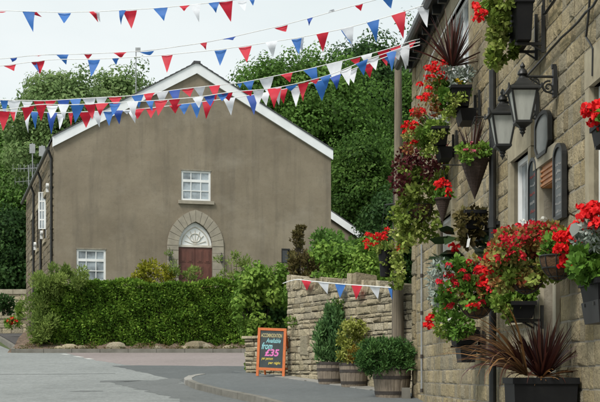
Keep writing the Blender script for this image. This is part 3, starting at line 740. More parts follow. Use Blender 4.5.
# B: cordyline trough
R,c,px,bx=trough(449,468,91,110,.26,'cordyline_trough','black trough high on the wall with a dark red cordyline and silver foliage',depth=.2,double=True)
y=c.y; bl=[]; blades(bl,at(452,66,y),85,.66,.013,(.05,1.35),.35,seed=5); build_blades(bl,'cordyline','cordy',R)
fol(R,'silver_foliage','l_silver',[(u,v,6) for u,v in ((446,72),(453,70),(460,74),(466,78),(455,80),(448,80),(468,72))],y,.06,50,width=.4)
fol(R,'green_foliage','l_green',[(u,v,6) for u,v in ((446,88),(453,92),(462,90),(443,95),(450,97),(458,84),(440,84),(448,103),(444,108),(455,99),(466,92),(440,100))],y,.06,55)
fol(R,'trailing_foliage','l_ivy',[(u,v,4) for u,v in ((450,96),(454,103),(449,110),(458,98),(446,116),(463,97),(452,112))],y-.34,.045,36,dy=.05,droop=.5)
fol(R,'bronze_foliage','l_mixed',[(u,v,5) for u,v in ((437,85),(432,92),(434,100),(438,106),(430,84),(427,98),(436,112))],y,.045,50)
p=scatter(cluster(13,426,446,64,80)+cluster(8,418,432,80,100)+[(445,60),(440,68)],y); heads(p,.045,parent=R,n=24,petal=.03); stems(R,p[:12],at(446,86,y))
heads([at(459,83,y-.15),at(457,81,y-.1)],.03,'yellowpetal',18,R,'yellow_flower',.03)
# C: small trough lower left of it
R,c,px,bx=trough(430,446,131,148,.26,'mixed_trough','small black trough with silver and bright green leaves and red geraniums to its left',depth=.2,double=True)
y=c.y
fol(R,'silver_foliage','l_silver',[(u,v,5.5) for u,v in ((432,118),(438,115),(443,119),(428,121))],y,.06,45,width=.4)
fol(R,'green_foliage','l_shrub',[(u,v,6) for u,v in ((428,128),(434,126),(440,128),(422,132),(418,138),(424,138),(430,134),(427,142),(432,140),(438,134),(424,148),(444,130))],y,.06,55)
fol(R,'hanging_ivy','l_ivy',[(u,v,3.6) for u,v in ((431,134),(434,141),(430,148),(438,135),(427,154),(442,134),(434,150))],y-.34,.042,34,dy=.05,droop=.5)
fol(R,'trailing_foliage','l_mixed',[(u,v,6) for u,v in ((416,120),(412,128),(408,136),(414,142),(408,148),(418,112),(422,116))],y,.045,45,droop=.3)
p=scatter(cluster(6,412,424,108,118)+cluster(8,404,416,122,134)+cluster(4,408,415,140,146),y); heads(p,.05,parent=R,n=24); stems(R,p[:10],at(430,130,y))
# D: wicker cone hung from a bracket
def cone(uc,v0,v1,w,o,label,stretch=1.0):
    c,s,px=fcen(uc,v0,o); R=thing('cone_basket',label,'hanging basket',(c.x,c.y,FZ(v1,c.y)),'cone baskets on the pub wall'); h=(v1-v0)/px; r=w/px/2; mb=MB(); nr=22
    prof=[]
    for i in range(nr+1): q=i/nr; prof.append((max(.006,r*q**.9)*(1+.03*(i%2)),-h*(1-q)))
    mb.lathe((c.x,c.y,c.z),prof,26,0,0,lambda k:1+.025*(k%2)); bk=mb.build('basket',[M['wicker']],R)
    mb=MB(); mb.tube([(c.x+r*1.03*math.cos(t),c.y+r*1.03*math.sin(t),c.z) for t in np.linspace(0,2*math.pi,25)],.014,6); mb.build('rim',[M['wicker']],bk)
    return R,c,px,r
R,c,px,r=cone(474.5,160,199,28,.28,'large dark wicker cone basket with pink and green plants, beside the drainpipe')
y=c.y; bl=[]; blades(bl,at(472,158,y),26,.50,.010,(.1,.9),.3,seed=9); build_blades(bl,'spiky_plant','cordy',R)
fol(R,'green_foliage','l_shrub',[(u,v,5.5) for u,v in ((464,153),(470,150),(476,152),(482,148),(486,150),(488,156),(480,156),(466,158),(462,150))],y,.05,55)
p=scatter(cluster(16,458,484,140,156),y); heads(p,.022,'pinkpetal',12,R,'pink_flower',.024)
mb=MB(); top=Vector(at(474.5,117,y)); wx=FA-FB*y
mb.tube([top,(wx-.02,y,top.z)],.009,6); mb.tube([top,(c.x-r,c.y,c.z)],.003,4); mb.tube([top,(c.x+r,c.y,c.z)],.003,4); mb.box(wx-.05,wx-.018,y-.02,y+.02,top.z-.2,top.z+.06)
mb.tube([(top.x+.03+.05*(1-.7*i/19)*math.cos(i*.5),y,top.z-.055+.05*(1-.7*i/19)*math.sin(i*.5)) for i in range(20)],.006,5); mb.build('bracket',[M['black']],R)
# E: ivy and maroon mass with small cone
R,c,px,r=cone(442.5,199,223,15,.30,'small dark cone basket holding one cluster of scarlet geraniums')
y=c.y; p=scatter([(437,184),(442,182),(447,186),(439,190),(444,192),(448,191),(441,187),(446,196)],y,.08); heads(p,.05,parent=R,n=30)
fol(R,'green_foliage','l_green',[(u,v,5) for u,v in ((438,196),(444,197),(448,195),(441,193))],y,.05,45,dy=.08)
mb=MB(); 
for dx in (-1,1): mb.tube([(c.x+dx*r,y,c.z),at(442.5,165,y)],.003,4)
mb.tube([at(442.5,165,y),(FA-FB*y-.01,y,at(442.5,165,y)[2])],.009,6); mb.build('bracket',[M['black']],R)
def hang(uc,v0,v1,w,o,label,mat='coir',group='hanging baskets on the pub wall',top=None,name='hanging_basket'):
    """half-round basket, rim at row v0 and bottom at v1"""
    c,s,px=fcen(uc,v0,o); h=(v1-v0)/px; r=w/px/2
    R=thing(name,label,'hanging basket',(c.x,c.y,c.z-h),group); mb=MB()
    prof=[(max(.01,r*math.sin(math.pi/2*i/9)),-h*math.cos(math.pi/2*i/9)) for i in range(10)]
    mb.lathe((c.x,c.y,c.z),prof,26,0,0,lambda k:1+.03*math.sin(k*2.1)); bk=mb.build('basket',[M[mat]],R,smooth=True)
    mb=MB()
    for (q) in (9,6,3):
        rr,zz=prof[q]; mb.tube([(c.x+rr*1.04*math.cos(t),c.y+rr*1.04*math.sin(t),c.z+zz) for t in np.linspace(0,2*math.pi,25)],.006,5)
    for k in range(10):
        t=2*math.pi*k/10; mb.tube([(c.x+q*1.04*math.cos(t),c.y+q*1.04*math.sin(t),c.z+z) for q,z in prof],.005,5)
    mb.build('wire_frame',[M['black']],bk)
    tv=top if top else v0-30; tp=Vector(at(uc,tv,c.y)); mb=MB(); wx=FA-FB*c.y
    for k in range(3): t=2*math.pi*k/3+.3; mb.tube([(c.x+r*math.cos(t),c.y+r*math.sin(t),c.z),tp],.004,4)
    mb.tube([tp,(wx-.02,c.y,tp.z)],.010,6); mb.box(wx-.05,wx-.018,c.y-.02,c.y+.02,tp.z-.28,tp.z+.05); mb.tube([(wx-.04,c.y,tp.z-.26),(wx-.14,c.y,tp.z-.12),((tp.x+wx)/2,c.y,tp.z)],.008,5)
    mb.build('bracket',[M['black']],R); return R,c,px,r
R,c,px,r=hang(420,205,222,24,.40,'hanging basket of trailing variegated ivy and maroon foliage below the mixed trough',top=168)
y=c.y
sp=[]
for v in range(170,205,5): sp+=[(random.uniform(402,448-(v-170)*.3),v,5.5) for _ in range(4)]
for v in range(205,245,5): sp+=[(random.uniform(400,432-(v-205)*.5),v,5) for _ in range(3)]
for v in range(242,290,6): sp+=[(random.uniform(397,405),v,2.8)]
sp+=[(random.uniform(398,430),random.uniform(172,240),6) for _ in range(16)]+[(u,v,5) for u,v in ((446,158),(452,164),(458,172),(452,178),(446,170),(440,176),(456,182),(398,208),(394,216),(402,225),(396,232),(424,238),(430,230),(432,216))]
sp+=[(436,200,5),(440,212,4),(436,225,3.5),(434,236,3.5),(447,165,5),(452,170,5),(445,175,5)]
fol(R,'ivy','l_ivy',sp,y,.065,36,droop=.5,dy=.25)
fol(R,'maroon_foliage','l_maroon',[(u,v,6) for u,v in ((398,165),(394,180),(406,180),(416,182),(404,150),(412,154),(444,150),(430,152),(402,160),(408,165),(414,160),(420,166),(426,162),(432,168),(438,164),(428,175),(435,176),(412,170),(422,154),(400,172),(398,190),(442,158))],y-.1,.06,34,dy=.25)
bl=[]; blades(bl,at(418,172,y),30,.36,.006,(.3,1.4),.4,seed=19); build_blades(bl,'grassy_blades','cordy',R)
# F: black pot on the far corner with red geraniums
c,s,px=fcen(421,248,.42); yb=22.6
R=thing('hanging_pot','black hanging pot of scarlet geraniums farthest along, beside the telegraph pole','hanging pot',tuple(at(385,277,yb)),'hanging baskets on the pub wall')
cc=at(385,251,yb); mb=MB(); mb.lathe(cc,[(.055,-.45),(.085,-.44),(.10,-.2),(.125,0),(.135,.01)],16); mb.build('pot',[M['blackplastic']],R)
p=scatter(cluster(9,377,388,230,244)+cluster(8,362,378,232,250)+[(399,247),(397,250),(402,249)],yb,.12); heads(p,.058,parent=R,n=26); stems(R,p[:12],cc)
fol(R,'green_foliage','l_ivy',[(u,v,4.5) for u,v in ((380,248),(386,247),(391,250),(394,258),(392,266),(396,264),(391,276),(394,284),(388,256),(397,275),(383,254),(386,262),(381,249),(389,268),(394,246),(398,256),(400,264))],yb,.06,34,droop=.4,dy=.1)
mb=MB(); tp=Vector(at(385,205,yb-.1)); 
mb.tube([tp,(cc[0]-.12,yb,cc[2])],.004,4); mb.tube([tp,(cc[0]+.12,yb,cc[2])],.004,4); mb.tube([tp,FP(21.9,tp.z,-.02)],.012,6); mb.build('bracket',[M['black']],R)
# G: black bare trough with underside showing
R,c,px,bx=trough(462,482,214,231,.22,'withered_trough','dark trough of withered brown leaves with a white plant tag, below the wicker cone','blackplastic')
y=c.y; L=Leaf(6)
for (u,v,az,n) in ((463,254,-1,5),(476,250,1,5),(447,258,-1,4),(472,244,.3,4),(452,236,-.6,3),(478,238,.5,3)):
    P=np.array([at(u+random.uniform(-3,3),v+random.uniform(-3,3),y+random.uniform(-.1,.1)) for _ in range(n)]); A=np.array([(az+random.uniform(-.3,.3),random.uniform(-.6,.1),random.uniform(-.3,.25)) for _ in range(n)]); L.add(P,A,.22+.08*RNG.random(n),.55)
L.build('broad_leaves',M['broad'],R)
fol(R,'withered_foliage','l_brown',[(u,v,4.5) for u,v in ((464,222),(470,216),(476,222),(466,230),(472,234),(478,228),(463,238),(480,220),(470,226),(460,216),(482,214),(474,212),(466,212),(468,242),(476,240),(461,228))],y-.22,.07,34,dy=.12,droop=.4)
p=scatter([(451,247),(454,251),(456,248)],y,.05); heads(p,.042,parent=R,n=26)
mb=MB(); t=Vector(at(468,243,y-.38)); mb.hexa([(t.x-.02,t.y,t.z-.05),(t.x+.01,t.y,t.z-.045),(t.x+.01,t.y+.004,t.z-.045),(t.x-.02,t.y+.004,t.z-.05),(t.x-.005,t.y,t.z+.045),(t.x+.028,t.y,t.z+.055),(t.x+.028,t.y+.004,t.z+.055),(t.x-.005,t.y+.004,t.z+.045)]); mb.tube([(t.x+.01,t.y+.003,t.z+.04),(t.x+.01,t.y+.12,t.z+.12)],.003,4); mb.build('plant_tag',[M['white']],R)
# H: big left hanging basket
R,c,px,r=hang(476,298,319,34,.36,'big coir basket of dark red fuchsias and silver leaves left of the drainpipe',top=262)
y=c.y
fol(R,'silver_foliage','l_silver',[(u,v,6) for u,v in ((436,268),(440,275),(434,282),(437,290),(434,298),(440,264),(446,270),(432,276),(438,300))],y,.055,42,width=.45)
sp=[(random.uniform(440,498),random.uniform(262,304),6.5) for _ in range(34)]
fol(R,'green_foliage','l_green',[(u,v,r_) for u,v,r_ in sp if (u-468)**2/34**2+(v-284)**2/24**2<1],y,.055,58,dy=.3)
fol(R,'bronze_foliage','l_mixed',[(u,v,r_) for u,v,r_ in [(random.uniform(440,502),random.uniform(258,308),5) for _ in range(18)]],y,.04,36,dy=.3)
p=scatter([q for q in cluster(80,438,500,260,312) if (q[0]-468)**2/32**2+(q[1]-284)**2/26**2<1],y-.1,.3); heads(p,.03,'darkred',16,R,'fuchsia_flower',.03)
p=scatter(cluster(16,476,502,270,288)+cluster(4,470,478,302,308)+cluster(5,486,500,262,272),y-.2,.2); heads(p,.055,parent=R,n=34)
# I: pair of black boxes below it
R,c,px,bx=trough(452,476,329,345,.24,'double_trough','pair of black boxes one under the other below the big left coir basket')
y=c.y; c2=at(466,354,y); mb=MB(); w=.10; mb.hexa([(c2[0]-w*.8,y-.22,c2[2]-.1),(c2[0]+w*.8,y-.22,c2[2]-.1),(c2[0]+w*.8,y+.22,c2[2]-.1),(c2[0]-w*.8,y+.22,c2[2]-.1),(c2[0]-w,y-.26,c2[2]+.075),(c2[0]+w,y-.26,c2[2]+.075),(c2[0]+w,y+.26,c2[2]+.075),(c2[0]-w,y+.26,c2[2]+.075)]); mb.build('lower_box',[M['greyplastic']],R)
fol(R,'green_foliage','l_green',[(u,v,6) for u,v in ((445,312),(452,308),(460,312),(440,320),(448,320),(456,320),(464,318),(442,330),(448,332),(454,328),(438,312),(468,324))],y,.05,55)
fol(R,'trailing_foliage','l_green',[(u,v,4.5) for u,v in ((455,332),(460,328),(466,332),(458,337),(470,328))],y-.34,.05,40,dy=.05,droop=.4)
fol(R,'silver_foliage','l_ivy',[(u,v,4) for u,v in ((440,334),(446,337),(452,334),(437,328))],y-.1,.04,36)
p=scatter(cluster(10,426,438,315,328)+cluster(3,440,446,303,310),y,.15); heads(p,.042,parent=R,n=26); stems(R,p[:6],at(452,328,y))
# J: two coir baskets, the great reddish mass
R,c,px,r=hang(526,268,294,38,.42,'brown coir basket under a wide mass of reddening small leaves, right of the drainpipe',top=236)
y=c.y; cd_=[q for q in [(random.uniform(486,570),random.uniform(222,288),6.5) for _ in range(150)] if ((q[0]-528)/40)**2+((q[1]-(252-(q[0]-528)*.16))/26)**2<1]+[(u,v,5) for u,v in ((498,284),(504,288),(494,278),(500,276),(540,276),(546,270),(510,284))]
fol(R,'bronze_foliage','l_mixed',cd_,y,.045,70,dy=.28,k=6)
p=scatter([q for q in cluster(120,494,560,224,270) if q[1]<240+abs(q[0]-532)*.9 and ((q[0]-528)/40)**2+((q[1]-(250-(q[0]-528)*.16))/29)**2<1.1],y-.2,.25); heads(p[::2],.022,'darkred',9,R,'fuchsia_flower',.026)
p=scatter(cluster(30,490,524,230,262)+cluster(14,515,552,222,238),y-.32,.1); heads(p,.019,'darkred',7,R,'fuchsia_flower',.024)
p=scatter(cluster(9,518,545,218,230),y,.1); heads(p,.022,'whitepetal',8,R,'white_flower',.025)
p=scatter(cluster(8,487,501,256,272),y,.2); heads(p,.04,parent=R,n=24); J=R; yj=y
fol(J,'olive_foliage','l_ivy',[(u,v,5.5) for u,v in [(random.uniform(498,562),random.uniform(250,284)) for _ in range(46)] if v<284-abs(u-528)*.25],yj-.12,.045,42,dy=.22)
R,c,px,r=hang(558,256,280,36,.36,'smaller coir basket crowded with scarlet geraniums, second from the right edge',top=232)
y=c.y
fol(R,'green_foliage','l_green',[(u,v,6) for u,v in ((548,250),(556,246),(564,250),(572,246),(552,240),(568,262),(574,256),(580,240),(562,238))],y,.055,60)
fol(R,'yellowish_foliage','l_ivy',[(u,v,5) for u,v in ((572,268),(578,274),(584,278),(576,264),(582,270),(588,276))],y,.045,50)
p=scatter(cluster(22,552,578,232,252)+cluster(7,564,572,258,270)+cluster(8,570,583,226,240)+cluster(6,568,578,248,258),y-.15,.15); heads(p,.05,parent=R,n=36)
# K: green trough between drainpipe and pale jamb
R,c,px,bx=trough(508,530,304,319,.22,'leafy_trough','dark trough of plain green leaves beneath the two coir baskets')
y=c.y; fol(R,'green_foliage','l_shrub',[(u,v,6.5) for u,v in ((504,288),(510,284),(517,290),(524,288),(531,290),(506,296),(514,298),(522,298),(529,298),(500,304),(500,296))],y,.06,60)
fol(R,'trailing_foliage','l_ivy',[(u,v,4) for u,v in ((499,306),(503,312),(508,318),(512,310),(497,300),(518,304),(525,305),(506,308),(530,303))],y-.1,.05,40,droop=.5)
# L: right edge trough
R,c,px,bx=trough(588,616,282,302,.24,'flower_trough','pair of black boxes with silver foliage and geraniums at the right edge')
y=c.y; c2=at(603,311,y); w=.10; mb=MB(); mb.hexa([(c2[0]-w*.8,y-.24,c2[2]-.09),(c2[0]+w*.8,y-.24,c2[2]-.09),(c2[0]+w*.8,y+.24,c2[2]-.09),(c2[0]-w*.8,y+.24,c2[2]-.09),(c2[0]-w,y-.28,c2[2]+.07),(c2[0]+w,y-.28,c2[2]+.07),(c2[0]+w,y+.28,c2[2]+.07),(c2[0]-w,y+.28,c2[2]+.07)]); mb.build('lower_box',[M['greyplastic']],R)
fol(R,'silver_foliage','l_silver',[(u,v,6.5) for u,v in ((582,232),(588,228),(594,234),(586,240),(594,246),(600,240),(580,242),(602,230))],y,.05,50,width=.4)
fol(R,'green_foliage','l_green',[(u,v,7) for u,v in ((580,256),(586,252),(592,258),(598,256),(576,266),(584,266),(591,268),(598,270),(606,262),(580,274),(588,276),(606,276))],y,.065,60)
p=scatter(cluster(8,592,604,206,216)+cluster(6,584,592,210,218)+cluster(6,594,606,222,232),y-.1,.15); heads(p,.05,parent=R,n=34); stems(R,p[:8],at(594,250,y))
L=Leaf(6); P=np.array([at(583,217,y),at(577,222,y),at(588,213,y)]); L.add(P,np.array([(-.8,-.2,.2),(-.3,-.2,-.8),(.5,-.2,.6)]),np.array([.12,.12,.1]),.7); L.build('broad_leaves',M['broad'],R)
# M: geranium at top right edge, on the window ledge trough outside the frame
R,c,px,bx=trough(600,622,122,142,.20,'geranium_trough','scarlet geranium heads poking in at the upper right edge, below the stone lintel')
y=c.y; p=scatter(cluster(12,590,602,106,126)+cluster(6,600,614,104,122),y,.12); heads(p,.055,parent=R,n=36); stems(R,p[:8],at(606,124,y))
fol(R,'green_foliage','l_green',[(u,v,6) for u,v in ((604,122),(610,118),(615,122),(606,114))],y,.06,50)
# N: floor planter with the big cordyline
c,s,px=fcen(540,380,.30); R=thing('floor_planter','tall black floor planter with a large dark red cordyline below the pub wall','planter',(c.x,c.y,G(c.y)+.02))
hw=.27; z1=CAM+(V0-379)/F*c.y; z0=G(c.y)+.02; mb=MB(); a=.85; hy=.27
mb.hexa([(c.x-hw*a,c.y-hy*a,z0),(c.x+hw*a,c.y-hy*a,z0),(c.x+hw*a,c.y+hy*a,z0),(c.x-hw*a,c.y+hy*a,z0),(c.x-hw,c.y-hy,z1),(c.x+hw,c.y-hy,z1),(c.x+hw,c.y+hy,z1),(c.x-hw,c.y+hy,z1)]); bd=mb.build('box',[M['blackplastic']],R)
mb=MB()
for (xa,xb,ya,yb) in ((-hw-.012,hw+.012,-hy-.012,-hy+.02),(-hw-.012,hw+.012,hy-.02,hy+.012),(-hw-.012,-hw+.02,-hy+.02,hy-.02),(hw-.02,hw+.012,-hy+.02,hy-.02)): mb.box(c.x+xa,c.x+xb,c.y+ya,c.y+yb,z1-.04,z1+.012)
mb.build('rim',[M['blackplastic']],bd)
mb=MB(); mb.box(c.x-hw+.02,c.x+hw-.02,c.y-hy+.02,c.y+hy-.02,z1-.02,z1+.004); mb.build('soil',[M['soil']],bd)
bl=[]; blades(bl,(c.x+.02,c.y,z1+.02),130,.52,.013,(.02,.95),.25,seed=21); blades(bl,(c.x+.0,c.y,z1+.02),40,.52,.012,(.6,1.4),.9,seed=22); build_blades(bl,'cordyline','cordy',R)
bl=[]; blades(bl,(c.x-.12,c.y-.1,z1+.03),60,.80,.010,(.5,1.2),1.7,az=(math.pi*.75,math.pi*1.35),seed=23); blades(bl,(c.x,c.y-.1,z1+.02),26,.3,.010,(1.2,1.7),.5,seed=24); build_blades(bl,'dry_leaves','dryblade',R)
bl=[]; blades(bl,(c.x-.16,c.y-.1,z1+.05),40,.62,.011,(.7,1.3),1.5,az=(math.pi*.7,math.pi*1.4),seed=25); build_blades(bl,'drooping_leaves','cordy',R)

# ------------------------------------------------------------------ the chapel house
HX,HY=-9.08,48.0; HD=Vector((1,.277,0)).normalized(); HN=Vector((HD.y,-HD.x,0))        # along the gable; outward normal (towards us)
HW=10.68; HL=15.9
def HT(s,z,o=0.0): return (HX+HD.x*s+HN.x*o, HY+HD.y*s+HN.y*o, z)
def HS(u,o=0.0):
    k=(u-U0)/F; x0=HX+HN.x*o; y0=HY+HN.y*o; return (k*y0-x0)/(HD.x-k*HD.y)
def HZ(v,s): return CAM+(V0-v)/F*(HY+HD.y*s)
EZ=10.38; RZ=13.42; GZ=2.4
house=thing('chapel_house','converted chapel with brown rendered gable, white bargeboards and arched red door','house',(HX,HY,GZ))
def hbox(mb,s0,s1,z0,z1,o0,o1,mi=0):
    mb.hexa([HT(s0,z0,o1),HT(s1,z0,o1),HT(s1,z0,o0),HT(s0,z0,o0),HT(s0,z1,o1),HT(s1,z1,o1),HT(s1,z1,o0),HT(s0,z1,o0)],mi)
wu=(HS(181.3),HS(210.7),HZ(200.5,5),HZ(170.5,5)); wl=(HS(76.5),HS(105.8),HZ(281.5,1.5),HZ(249.5,1.5)); ws=(HS(282.5),HS(289),HZ(262,9),HZ(250,9))
dc=HS(195.5); dw=.66; dz=HZ(246,dc); da=(dc-dw,dc+dw,4.2,dz+.93)
hops=[wu,wl,ws,da]; mb=MB()
backing(mb,HT,0,HW,GZ,EZ,hops,.16,0)
mb.add([HT(0,EZ,0),HT(HW,EZ,0),HT(HW/2,RZ,0)],[(0,1,2)],0)
mb.add([HT(HW,GZ,0),HT(HW,GZ,-HL),HT(HW,EZ,-HL),HT(HW,EZ,0)],[(0,1,2,3)],0)
mb.add([HT(HW,GZ,-HL),HT(0,GZ,-HL),HT(0,EZ,-HL),HT(HW/2,RZ,-HL),HT(HW,EZ,-HL)],[(0,1,2,3,4)],0)
mb.build('gable_wall',[M['render']],house)
# left side wall: coursed stone
def HLf(s,z,o): return (HX-HN.x*s-HD.x*o, HY-HN.y*s-HD.y*o, z)   # s runs back along the side, o outwards (to the left)
sops=[(3.6,4.7,7.0,8.75),(7.6,8.6,7.0,8.7),(11.2,12.2,7.0,8.7),(3.6,4.7,3.6,5.3),(7.6,8.6,3.6,5.3)]
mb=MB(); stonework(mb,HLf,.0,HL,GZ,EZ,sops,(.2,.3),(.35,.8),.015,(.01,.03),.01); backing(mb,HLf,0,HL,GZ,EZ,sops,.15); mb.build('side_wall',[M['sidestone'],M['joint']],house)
for k,(a,b_,c,d) in enumerate(sops):
    mb=MB(); 
    def lb(mb,s0,s1,z0,z1,o0,o1): mb.hexa([HLf(s0,z0,o0),HLf(s1,z0,o0),HLf(s1,z0,o1),HLf(s0,z0,o1),HLf(s0,z1,o0),HLf(s1,z1,o0),HLf(s1,z1,o1),HLf(s0,z1,o1)])
    for q in ((a,a+.07,c,d),(b_-.07,b_,c,d),(a+.07,b_-.07,c,c+.07),(a+.07,b_-.07,d-.07,d),((a+b_)/2-.03,(a+b_)/2+.03,c+.07,d-.07)): lb(mb,*q,-.12,-.06)
    w_=mb.build('window',[M['white']],house); mb=MB(); lb(mb,a+.03,b_-.03,c+.03,d-.03,-.11,-.09); mb.build('pane',[M['darkglass']],w_)
    mb=MB(); lb(mb,a-.12,b_+.12,c-.14,c,-.1,.08); mb.build('sill',[M['ashlar']],w_); mb=MB(); lb(mb,a-.12,b_+.12,d,d+.22,-.1,.04); mb.build('lintel',[M['ashlar']],w_)
# open white casement standing out from the side wall
sc_=4.7; mb=MB(); z0,z1=HZ(229,0)*1.0+.2,HZ(192,0)+.35
p0=Vector(HLf(sc_-.02,0,.02)); 
def casement(mb,x0,x1,z0,z1,y):
    fw=.06
    mb.box(x0,x0+fw,y,y+.05,z0,z1); mb.box(x1-fw,x1,y,y+.05,z0,z1)
    for k in range(5): zc=z0+(z1-z0)*k/4; mb.box(x0+fw,x1-fw,y+.004,y+.046,max(z0,zc-.03),min(z1,zc+.03))
    mb.box((x0+x1)/2-.018,(x0+x1)/2+.018,y+.006,y+.044,z0+.03,z1-.03)
Yc=p0.y; X0,X1=(38.3-U0)/F*Yc,(45.6-U0)/F*Yc; zc0,zc1=CAM+(V0-229)/F*Yc,CAM+(V0-192)/F*Yc
casement(mb,X0,max(X1,p0.x),zc0,zc1,Yc); cs=mb.build('open_casement',[M['white']],house)
mb=MB(); mb.box(X0+.03,X1-.03,Yc+.02,Yc+.03,zc0+.03,zc1-.03); mb.build('pane',[M['glass']],cs)
# roof
def slope(side,o0,o1,lift,th,over=.25):
    ss=(-over if side<0 else HW+over, HW/2); k=(RZ-EZ)/(HW/2); zz=(EZ-over*k, RZ)
    P=[HT(ss[0],zz[0]+lift,o0),HT(ss[1],zz[1]+lift,o0),HT(ss[1],zz[1]+lift,o1),HT(ss[0],zz[0]+lift,o1)]
    return P+[(x,y,z+th) for x,y,z in P]
mb=MB(); n=26
for sd_ in (-1,1):
    k=(RZ-EZ)/(HW/2)
    for i in range(n):
        a=i/n; c=(i+1)/n; f=lambda t:(( -.06+t*(HW/2+.06)) if sd_<0 else (HW+.06-t*(HW/2+.06)))
        za=EZ-.06*k+a*(RZ-EZ+.06*k); zb=EZ-.06*k+c*(RZ-EZ+.06*k)
        P=[HT(f(a),za+.04,.14),HT(f(c),zb+.04,.14),HT(f(c),zb+.04,-HL-.1),HT(f(a),za+.04,-HL-.1)]
        mb.hexa(P+[(x,y,z+.05-.02*(j in (1,2))) for j,(x,y,z) in enumerate(P)])
rf=mb.build('roof',[M['slate']],house)
mb=MB(); 
for i in range(30): mb.box(0,1,0,1,0,1,T=lambda x,y,z,i=i: HT(HW/2-.13+.26*x,RZ+.06+.09*z-abs(x-.5)*.12,.15-(i+y*.97)*(HL+.25)/30))
mb.build('ridge_tiles',[M['slate']],rf)
mb=MB()
for sd_ in (-1,1):
    k=(RZ-EZ)/(HW/2); e=-.06 if sd_<0 else HW+.06; ze=EZ-.06*k
    d=.44
    P=[HT(e,ze+.035-d*.0,.0),HT(HW/2,RZ+.035,.0)]
    A=(e,ze+.035); B=(HW/2,RZ+.035)
    q=[(A[0],A[1]-.37),(B[0],B[1]-.40),B,A]
    if sd_<0: Q=[HT(x,z,.10) for x,z in q]+[HT(x,z,.004) for x,z in q]; mb.add(Q,[(0,1,2,3),(7,6,5,4),(0,4,5,1),(2,6,7,3),(3,7,4,0)])
    else: Q=[HT(x,z,.10) for x,z in q]+[HT(x,z,.004) for x,z in q]; mb.add(Q,[(3,2,1,0),(4,5,6,7),(1,5,4,0),(3,7,6,2),(0,4,7,3)])

build_each(mb,'bargeboard',[M['bargewhite']],house)
mb=MB(); mb.tube([HLf(.02,EZ-.42,.22),HLf(HL,EZ-.42,.22)],.07,10); mb.build('gutter',[M['black']],house)
for (sb,u) in ((.25,0),(5.6,0),(9.8,0)):
    mb=MB(); mb.tube([HLf(sb,EZ-.42,.2),HLf(sb,EZ-.75,.08),HLf(sb,GZ+.2,.08)],.05,10)
    for z in (4,5.5,7,8.5): mb.tube([HLf(sb,z,.08),HLf(sb,z+.1,.08)],.062,10)
    mb.build('drainpipe',[M['black']],house)
mb=MB()
for (s,z) in ((2.2,8.9),(6.3,8.6),(5.2,7.4),(9.0,7.3)): mb.tube([HLf(s,z,.02),HLf(s,z,.12)],.09,10); mb.box(0,1,0,1,0,1,T=lambda x,y,zz,s=s,z=z: HLf(s+.1*x,z-.25+.15*zz,.02+.1*y))
build_each(mb,'wall_light',[M['white']],house)
def sash(op,rows,cols,nm,mid=True):
    a,b_,c,d=op; mb=MB(); w=.075; o0,o1=-.10,-.03
    hbox(mb,a,a+w,c,d,o0,o1); hbox(mb,b_-w,b_,c,d,o0,o1); hbox(mb,a+w,b_-w,c,c+w,o0,o1); hbox(mb,a+w,b_-w,d-w,d,o0,o1)
    for r_ in range(1,rows):
        z=c+(d-c)*r_/rows; t=.05 if r_==rows-1 else .016; hbox(mb,a+w,b_-w,z-t,z+t,o0+.003,o1-.003)
    for q in range(1,cols): s=a+(b_-a)*q/cols; hbox(mb,s-.015,s+.015,c+w,d-w,o0+.006,o1-.006)
    o=mb.build('window',[M['white']],house); mb=MB(); hbox(mb,a+w/2,b_-w/2,c+w/2,d-w/2,-.08,-.06); mb.build('pane',[M['glass']],o)
    mb=MB(); hbox(mb,a-.12,b_+.12,c-.13,c-.001,-.1,.09); mb.build('sill',[M['greyashlar']],o)
    mb=MB(); hbox(mb,a-.02,b_+.02,d+.001,d+.05,-.1,.015); mb.build('head',[M['mortar']],o)
sash(wu,3,3,'w'); sash(wl,3,3,'w')
a,b_,c,d=ws; mb=MB(); hbox(mb,a,b_,c,d,-.1,-.07); so=mb.build('small_window',[M['darkglass']],house)
mb=MB()
for q in ((a-.04,a,c,d),(b_,b_+.03,c,d),(a-.04,b_+.03,d,d+.05),(a-.04,b_+.03,c-.05,c)): hbox(mb,*q,-.1,.02)
mb.build('frame',[M['black']],so)
# pointed doorway: jambs, voussoirs, tympanum, double door
c_=(.93**2-dw**2)/(2*dw)
def arch(wd,n=9,half=None):
    R_=wd+c_; top=math.acos(c_/R_); pts=[]
    for i in range(n+1): t=top*i/n; pts.append((-c_+R_*math.cos(t),R_*math.sin(t)))
    return pts            # right half, spring to apex
mb=MB(); inn=arch(dw,7); out=arch(dw+.43,7)
for sgn in (-1,1):
    for i in range(7):
        g=.012
        def L2(p,q,t): return (p[0]+(q[0]-p[0])*t,p[1]+(q[1]-p[1])*t)
        A=L2(inn[i],inn[i+1],.03 if i else 0); B=L2(inn[i],inn[i+1],.97); C=L2(out[i],out[i+1],.97); D=L2(out[i],out[i+1],.03)
        ri=random.uniform(.035,.055); q=[A,D,C,B]
        V=[HT(dc+sgn*x,dz+z,-.155) for x,z in q]+[HT(dc+sgn*x,dz+z,ri) for x,z in q]
        Fc=[(4,5,6,7),(0,1,5,4),(1,2,6,5),(2,3,7,6),(3,0,4,7)]
        mb.add(V,Fc if sgn>0 else [f[::-1] for f in Fc],0)
    z=4.2
    while z<dz-.01:
        z2=min(z+random.uniform(.28,.4),dz)
        if dz-z2<.12: z2=dz
        x0,x1=(dw,dw+.43) if sgn>0 else (-dw-.43,-dw); hbox(mb,dc+x0,dc+x1,z,z2-.01,-.155,random.uniform(.035,.055)); z=z2
mb.build('door_surround',[M['greyashlar']],house)
